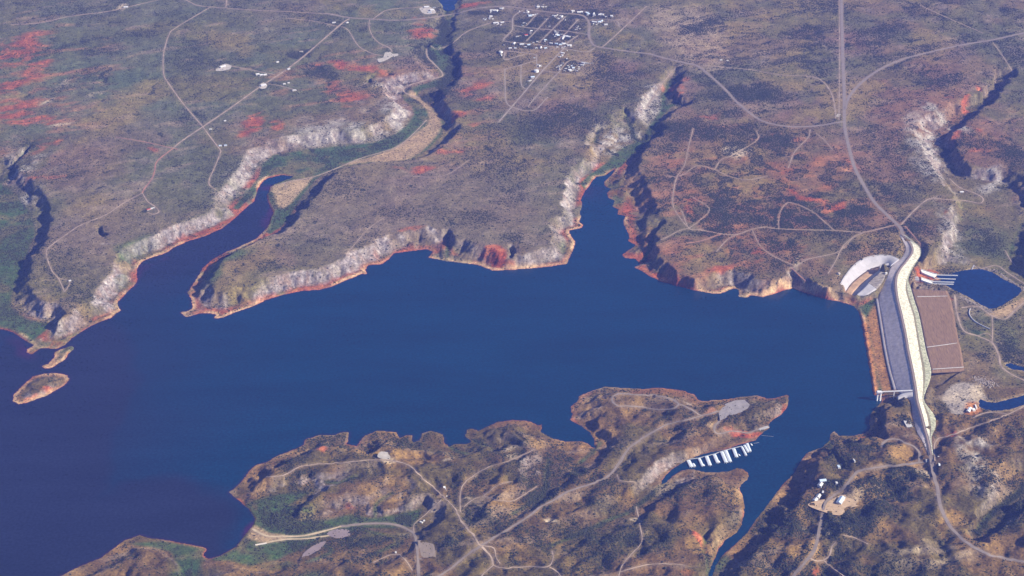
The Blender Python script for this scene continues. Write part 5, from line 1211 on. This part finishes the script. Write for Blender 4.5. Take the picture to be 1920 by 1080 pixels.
# lone buildings on the left plateau
LONE = [(418, 126, 30, 12, 6, 30, 'gable', 'white', 'white building on the pale pad at the end of the upper spur', 'building'),
 (483, 140, 20, 12, 5, 20, 'gable', 'white', 'leftmost of the three white cabins in a row by the straight dirt road', 'cabin'),
 (490, 141.5, 18, 12, 5, 20, 'gable', 'white', 'middle of the three white cabins in a row by the straight dirt road', 'cabin'),
 (497, 141, 18, 12, 5, 20, 'gable', 'white', 'rightmost of the three white cabins in a row by the straight dirt road', 'cabin'),
 (494, 161, 28, 18, 6, 25, 'gable', 'white', 'large white shed on the pale pad against the straight dirt road', 'shed'),
 (520, 117, 16, 10, 5, 40, 'flat', 'white', 'white trailer left of the straight road near the dark gully', 'trailer'),
 (541, 130, 18, 11, 5, 35, 'flat', 'white', 'white trailer close against the straight road near the dark gully', 'trailer'),
 (533, 158, 14, 9, 5, 20, 'flat', 'white', 'small white shed halfway along the short lower spur', 'shed'),
 (541, 156, 12, 8, 5, 20, 'flat', 'white', 'smaller white shed just beyond the one on the short lower spur', 'shed'),
 (552, 170, 22, 10, 5, 15, 'flat', 'white', 'white barn at the far end of the short lower spur', 'barn'),
 (422, 227, 12, 8, 4, 30, 'flat', 'white', 'tiny white shed alone right of the straight road', 'shed'),
 (395, 243, 14, 9, 4, 10, 'flat', 'white', 'white shed beside the crossing of the two plateau roads', 'shed'),
 (413, 274, 16, 10, 5, 10, 'flat', 'blue', 'left one of two pale blue trailers among dark trees', 'trailer'),
 (423, 273.5, 16, 10, 5, 10, 'flat', 'blue', 'right one of two pale blue trailers among dark trees', 'trailer'),
 (626, 43, 22, 12, 5, 20, 'flat', 'white', 'white building near the top end of the straight dirt road', 'building'),
 (236, 14, 26, 14, 5, 10, 'gable', 'white', 'white building beside the track in the top left', 'building'),
 (565, 97, 20, 9, 4, 15, 'flat', 'tan', 'tan shed by the straight road where it crosses the gully', 'shed'),
 (279, 393.5, 18, 9, 4, 25, 'gable', 'red', 'red roofed shed in the loop of the clifftop track', 'shed'),
 (286, 391, 20, 8, 4, 30, 'flat', 'white', 'white trailer beside the red roofed shed on the clifftop', 'trailer'),
 (131, 527, 12, 8, 4, 30, 'flat', 'white', 'small white shed on the clifftop well track', 'shed'),
 (800, 14, 30, 16, 6, 10, 'gable', 'white', 'long white barn beside the dark tank at the top', 'barn'),
 (810, 20, 24, 16, 6, 20, 'gable', 'white', 'white barn just below the long barn at the top', 'barn'),
 (806, 24, 20, 12, 5, 0, 'flat', 'blue', 'blue roofed shed among the barns at the top', 'shed'),
 (814, 15, 18, 10, 5, 0, 'flat', 'grey', 'grey roofed shed nearest the dark tank at the top', 'shed'),
 (651, 43, 16, 10, 5, 40, 'flat', 'white', 'white trailer just beside the fork of the top road', 'trailer'),
 (1352, 113, 14, 8, 4, 10, 'flat', 'white', 'white trailer left of its twin on the grassland right of the townsite', 'trailer'),
 (1364, 114.5, 12, 8, 4, 10, 'flat', 'white', 'white trailer right of its twin on the grassland right of the townsite', 'trailer'),
 (1803, 361, 18, 11, 5, 5, 'gable', 'white', 'white house inside the loop at the end of the red road', 'house'),
 (1572, 514, 12, 14, 5, 60, 'gable', 'tan', 'small tan hut on the bank beside the spillway channel', 'hut'),
 (1661, 514, 10, 9, 8, 20, 'flat', 'white', 'white gate hut on the mound inside the spillway bend', 'gate hut'),
 (1655, 519, 7, 5, 4, 60, 'flat', 'white', 'tiny white hut lower on the mound inside the spillway bend', 'hut'),
 (1542.5, 902.5, 24, 15, 6, 10, 'gable', 'blue', 'pale green roofed building at the top of the headquarters cluster', 'building'),
 (1538, 910.5, 22, 16, 6, 60, 'gable', 'white', 'white building just below the pale green roofed one', 'building'),
 (1543, 923.5, 7, 15, 4, -15, 'flat', 'white', 'narrow white shed beside the headquarters road', 'shed'),
 (1534.5, 932, 22, 15, 6, 60, 'gable', 'white', 'upper right white building of the joined pair by the yard', 'building'),
 (1528.5, 939, 20, 16, 6, 60, 'gable', 'white', 'lower left white building of the joined pair by the yard', 'building'),
 (1576, 940, 42, 20, 7, 62, 'gable', 'blue', 'big pale blue metal barn standing on the tan yard', 'barn'),
 (1568.5, 906.5, 8, 13, 5, 0, 'flat', 'white', 'small white hut ringed by dark trees', 'hut'),
 (1601.5, 864, 5, 18, 4, 14, 'flat', 'white', 'thin white shed on the red bank above the headquarters road', 'shed'),
 (1572.5, 876, 10, 18, 5, 10, 'flat', 'blue', 'dark shaded shed at the bend of the headquarters road', 'shed'),
 (1579, 873, 6, 14, 4, 10, 'flat', 'grey', 'narrow grey shed beside the shaded shed at the road bend', 'shed'),
 (790, 980, 12, 7, 4, -35, 'flat', 'white', 'white trailer beside the forked track below the badlands', 'trailer'),
 (795, 977, 7, 6, 4, 20, 'flat', 'white', 'tiny white hut beside the white trailer at the forked track', 'hut'),
 (742, 1037, 6, 9, 5, 0, 'flat', 'white', 'small white hut alone in brush left of the brown lot', 'hut'),
 (1835, 921, 6, 30, 5, -8, 'flat', 'white', None, None)][:-1]
for (px, py, L, Wd, H, rot, kind, rf, lab, cat) in LONE:
    house(px, py, L, Wd, H, rot, kind, rf, lab, cat, None, cat.replace(' ', '_'))
# white chute-like slab by the ridge road, concrete culvert strip by the highway, highway junction pad
def slab(name, label, cat, a, b, w, th, m):
    A = [cast([p[0]], [p[1]]) for p in (a, b)]
    (xa, ya, za), (xb, yb, zb) = [tuple(float(c[0]) for c in q_) for q_ in A]
    t = thing(name, label, cat)
    obj('slab', mesh_from('slab', *beam((xa, ya), (xb, yb), w, za - 3, za + th, zb - 3, zb + th), m), t)
    d = np.array((xb - xa, yb - ya)); d /= np.linalg.norm(d); n = np.array((-d[1], d[0])) * w / 2
    for s in (-1, 1):
        obj('kerb', mesh_from('kerb', *beam(np.array((xa, ya)) + n * s, np.array((xb, yb)) + n * s, .8, za - 3, za + th + .8, zb - 3, zb + th + .8), m), t)
slab('concrete_chute', 'white concrete chute on the red bank beside the ridge road', 'chute', (833, 912), (837, 931), 8, 1.0, M['white_paint'])
slab('concrete_chute', 'white concrete strip beside the highway just past the dam', 'chute', (1760, 856), (1762, 874), 6, 1.0, M['white_paint'])
slab('concrete_chute', 'short pale concrete strip left of the highway just past the dam', 'chute', (1737, 861), (1738, 867), 6, 1.0, M['concrete'])
slab('boat_ramp', 'concrete boat ramp at the red bluff running into the water', 'boat ramp', (1424, 806), (1441, 800), 12, 0.8, M['concrete_d'])
slab('boat_ramp', 'thin white ramp on the sandy flat of the near cove', 'boat ramp', (479, 1022), (500, 1018.5), 4.5, 0.6, M['white_paint'])
slab('junction_pad', 'pale gravel pad beside the highway junction', 'gravel pad', (1570, 219), (1574, 214), 18, 0.6, M['white'])
slab('concrete_apron', 'grey concrete apron on the knob beside the dam', 'concrete apron', (1699, 788), (1706, 801), 26, 1.0, M['concrete_d'])
# ------------------------------------------------------------------ trees and brush
M['crown'] = mat('juniper_foliage', (0.016, 0.020, 0.010), 0.95, 0, 0.9, col2=(0.055, 0.058, 0.026))
M['trunk'] = mat('juniper_bark', (0.12, 0.085, 0.06), 0.95, 0.2, 1.0)
def crown_mesh(seed):
    r_ = np.random.default_rng(seed)
    V, F = [], []
    for k in range(46):
        th = r_.random() * 6.28; zc = r_.random(); rad = (1 - abs(zc - .35) ** 1.3) * (0.35 + .65 * r_.random() ** .5)
        c = np.array((math.cos(th) * rad * .55, math.sin(th) * rad * .55, 0.25 + zc * .85))
        s = .16 + .14 * r_.random()
        tri = r_.normal(0, 1, (4, 3)); tri /= np.linalg.norm(tri, axis=1, keepdims=True)
        n = len(V); V += list(c + tri * s); F += [(n, n + 1, n + 2), (n, n + 2, n + 3), (n, n + 3, n + 1), (n + 1, n + 3, n + 2)]
    return mesh_from('crown', V, F, M['crown'])
def trunk_mesh():
    V, F = [], []
    def limb(p, q, r0, r1):
        n = len(V)
        for c, r in ((p, r0), (q, r1)):
            for k in range(5): V.append((c[0] + r * math.cos(k * 1.2566), c[1] + r * math.sin(k * 1.2566), c[2]))
        F.extend([(n + k, n + (k + 1) % 5, n + 5 + (k + 1) % 5, n + 5 + k) for k in range(5)])
    limb((0, 0, -.1), (0.02, 0, .45), .07, .05); limb((0.02, 0, .45), (.04, .02, 1.0), .05, .015)
    for a in (0.4, 2.3, 4.4): limb((0.02, 0, .35), (.33 * math.cos(a), .33 * math.sin(a), .72), .035, .012)
    return mesh_from('trunk', V, F, M['trunk'])
crowns = [crown_mesh(s) for s in range(4)]; tmesh = trunk_mesh()
vprob = np.clip(veg, 0, 1.4)
xs_w = TAN * (0.8746 * GY + 0.4848 * CAM_H) * 1.06
inview = (np.abs(GX) < xs_w) & (GY > 5350) & (GY < 12500)
STANDS = [((1560, 885, 1720, 935), 60, 'dark juniper in the thicket between the headquarters yard and the highway'),
 ((1540, 955, 1665, 1030), 45, 'dark juniper on the slope below the headquarters yard'),
 ((1550, 898, 1575, 922), 14, 'dark tree in the ring around the small white hut'),
 ((470, 920, 640, 1000), 30, 'dark tree on the green flat of the near cove'),
 ((1000, 960, 1330, 1075), 50, 'dark juniper on the brushy hills in front of the marina inlet'),
 ((840, 940, 1000, 1075), 35, 'dark juniper beside the paved road near the bottom edge'),
 ((1780, 940, 1915, 1060), 30, 'dark juniper in the draw at the bottom right corner'),
 ((640, 985, 780, 1060), 20, 'dark tree around the mud flats near the bottom edge'),
 ((1640, 770, 1720, 840), 16, 'dark juniper on the knob beside the near end of the dam')]
occupied = np.zeros((NY, NX), bool)
for (x0, y0, x1, y1), n, lab in STANDS:
    poly = world_poly([(x0, y0), (x1, y0), (x1, y1), (x0, y1)], 35)
    m = raster_poly(poly) & (vprob > 0.12) & (dout > 14)
    jj, ii = np.nonzero(m)
    if len(jj) == 0: continue
    p = vprob[jj, ii] ** 1.5; p /= p.sum()
    pick = rng.choice(len(jj), min(n, len(jj)), replace=False, p=p)
    for k in pick:
        x = gx[ii[k]] + rng.uniform(-3, 3); y = gy[jj[k]] + rng.uniform(-3, 3)
        s = rng.uniform(5.0, 8.0)
        t = thing('juniper_tree', lab, 'tree', (float(x), float(y), float(sample(h, x, y))), rng.random() * 6.28, lab.replace('dark ', 'dark ').replace('juniper', 'junipers').replace('tree ', 'trees '))
        c = obj('crown', crowns[int(rng.integers(4))], t); c.scale = (s * 1.15, s * 1.15, s * .75)
        c = obj('trunk', tmesh, t); c.scale = (s, s, s * .75)
# brush: too many to count, instanced on points
dens = (np.clip(vprob, 0, 1.3) ** 1.7 + 0.025) * inview * (~lake) * (~pond) * (dout > 10) * (ins <= 0) * (ins2 <= 0) * (road_w < 0.3) * (h > -9)
pflat = dens.ravel() / dens.sum()
NSH = 320000
cum = np.cumsum(pflat); pick = np.searchsorted(cum, rng.random(NSH)); pick = np.clip(pick, 0, NX * NY - 1)
bx = gx[pick % NX] + rng.uniform(-3, 3, NSH); by = gy[pick // NX] + rng.uniform(-3, 3, NSH); bz = sample(h, bx, by)
bme = bpy.data.meshes.new('brush'); bme.vertices.add(NSH); bme.vertices.foreach_set('co', np.stack([bx, by, bz], 1).astype(np.float32).ravel())
at = bme.attributes.new('size', 'FLOAT', 'POINT'); at.data.foreach_set('value', (rng.gamma(4, .34, NSH) + 0.7).astype(np.float32))
brush = obj('brush', bme); brush['kind'] = 'stuff'; brush['label'] = 'dark mesquite and juniper brush scattered over the plateaus and draws'
ng = bpy.data.node_groups.new('brush_scatter', 'GeometryNodeTree')
ng.interface.new_socket('Geometry', in_out='INPUT', socket_type='NodeSocketGeometry'); ng.interface.new_socket('Geometry', in_out='OUTPUT', socket_type='NodeSocketGeometry')
N = ng.nodes; Lk = ng.links
gi = N.new('NodeGroupInput'); go = N.new('NodeGroupOutput')
ico = N.new('GeometryNodeMeshIcoSphere'); ico.inputs['Radius'].default_value = 1.0; ico.inputs['Subdivisions'].default_value = 2
sp_ = N.new('GeometryNodeSetPosition'); nz = N.new('ShaderNodeTexNoise'); nz.inputs['Scale'].default_value = 1.6
vm = N.new('ShaderNodeVectorMath'); vm.operation = 'MULTIPLY_ADD'
vm.inputs[1].default_value = (1.5, 1.5, 1.2); vm.inputs[2].default_value = (-.75, -.75, -.35)
Lk.new(nz.outputs['Color'], vm.inputs[0]); Lk.new(ico.outputs['Mesh'], sp_.inputs['Geometry']); Lk.new(vm.outputs[0], sp_.inputs['Offset'])
sm_ = N.new('GeometryNodeSetMaterial'); sm_.inputs['Material'].default_value = M['crown']; Lk.new(sp_.outputs[0], sm_.inputs['Geometry'])
iop = N.new('GeometryNodeInstanceOnPoints'); na_ = N.new('GeometryNodeInputNamedAttribute'); na_.data_type = 'FLOAT'; na_.inputs[0].default_value = 'size'
cx = N.new('ShaderNodeCombineXYZ'); mz = N.new('ShaderNodeMath'); mz.operation = 'MULTIPLY'; mz.inputs[1].default_value = .72
Lk.new(na_.outputs[0], cx.inputs[0]); Lk.new(na_.outputs[0], cx.inputs[1]); Lk.new(na_.outputs[0], mz.inputs[0]); Lk.new(mz.outputs[0], cx.inputs[2])
rv = N.new('FunctionNodeRandomValue'); rv.data_type = 'FLOAT_VECTOR'; rv.inputs[0].default_value = (0, 0, 0); rv.inputs[1].default_value = (0, 0, 6.28)
Lk.new(gi.outputs[0], iop.inputs['Points']); Lk.new(sm_.outputs[0], iop.inputs['Instance']); Lk.new(cx.outputs[0], iop.inputs['Scale']); Lk.new(rv.outputs[0], iop.inputs['Rotation'])
Lk.new(iop.outputs[0], go.inputs[0])
md = brush.modifiers.new('scatter', 'NODES'); md.node_group = ng
# ------------------------------------------------------------------ the air: one closed box of even haze round everything
bm_v = [(x, y, z) for z in (-30.0, CAM_H + 60) for (x, y) in ((-160000, -60000), (160000, -60000), (160000, 120000), (-160000, 120000))]
bm_f = [(3, 2, 1, 0), (4, 5, 6, 7), (0, 1, 5, 4), (1, 2, 6, 5), (2, 3, 7, 6), (3, 0, 4, 7)]
hm = bpy.data.materials.new('haze'); hm.use_nodes = True
ht = hm.node_tree; ht.nodes.clear()
ho = ht.nodes.new('ShaderNodeOutputMaterial'); hv = ht.nodes.new('ShaderNodeVolumePrincipled')
hv.inputs['Color'].default_value = (0.19, 0.28, 1.0, 1); hv.inputs['Density'].default_value = 1.85e-5
hv.inputs['Anisotropy'].default_value = 0.0
ht.links.new(hv.outputs[0], ho.inputs['Volume'])
hz = obj('haze', mesh_from('haze', bm_v, bm_f, hm)); hz['kind'] = 'stuff'
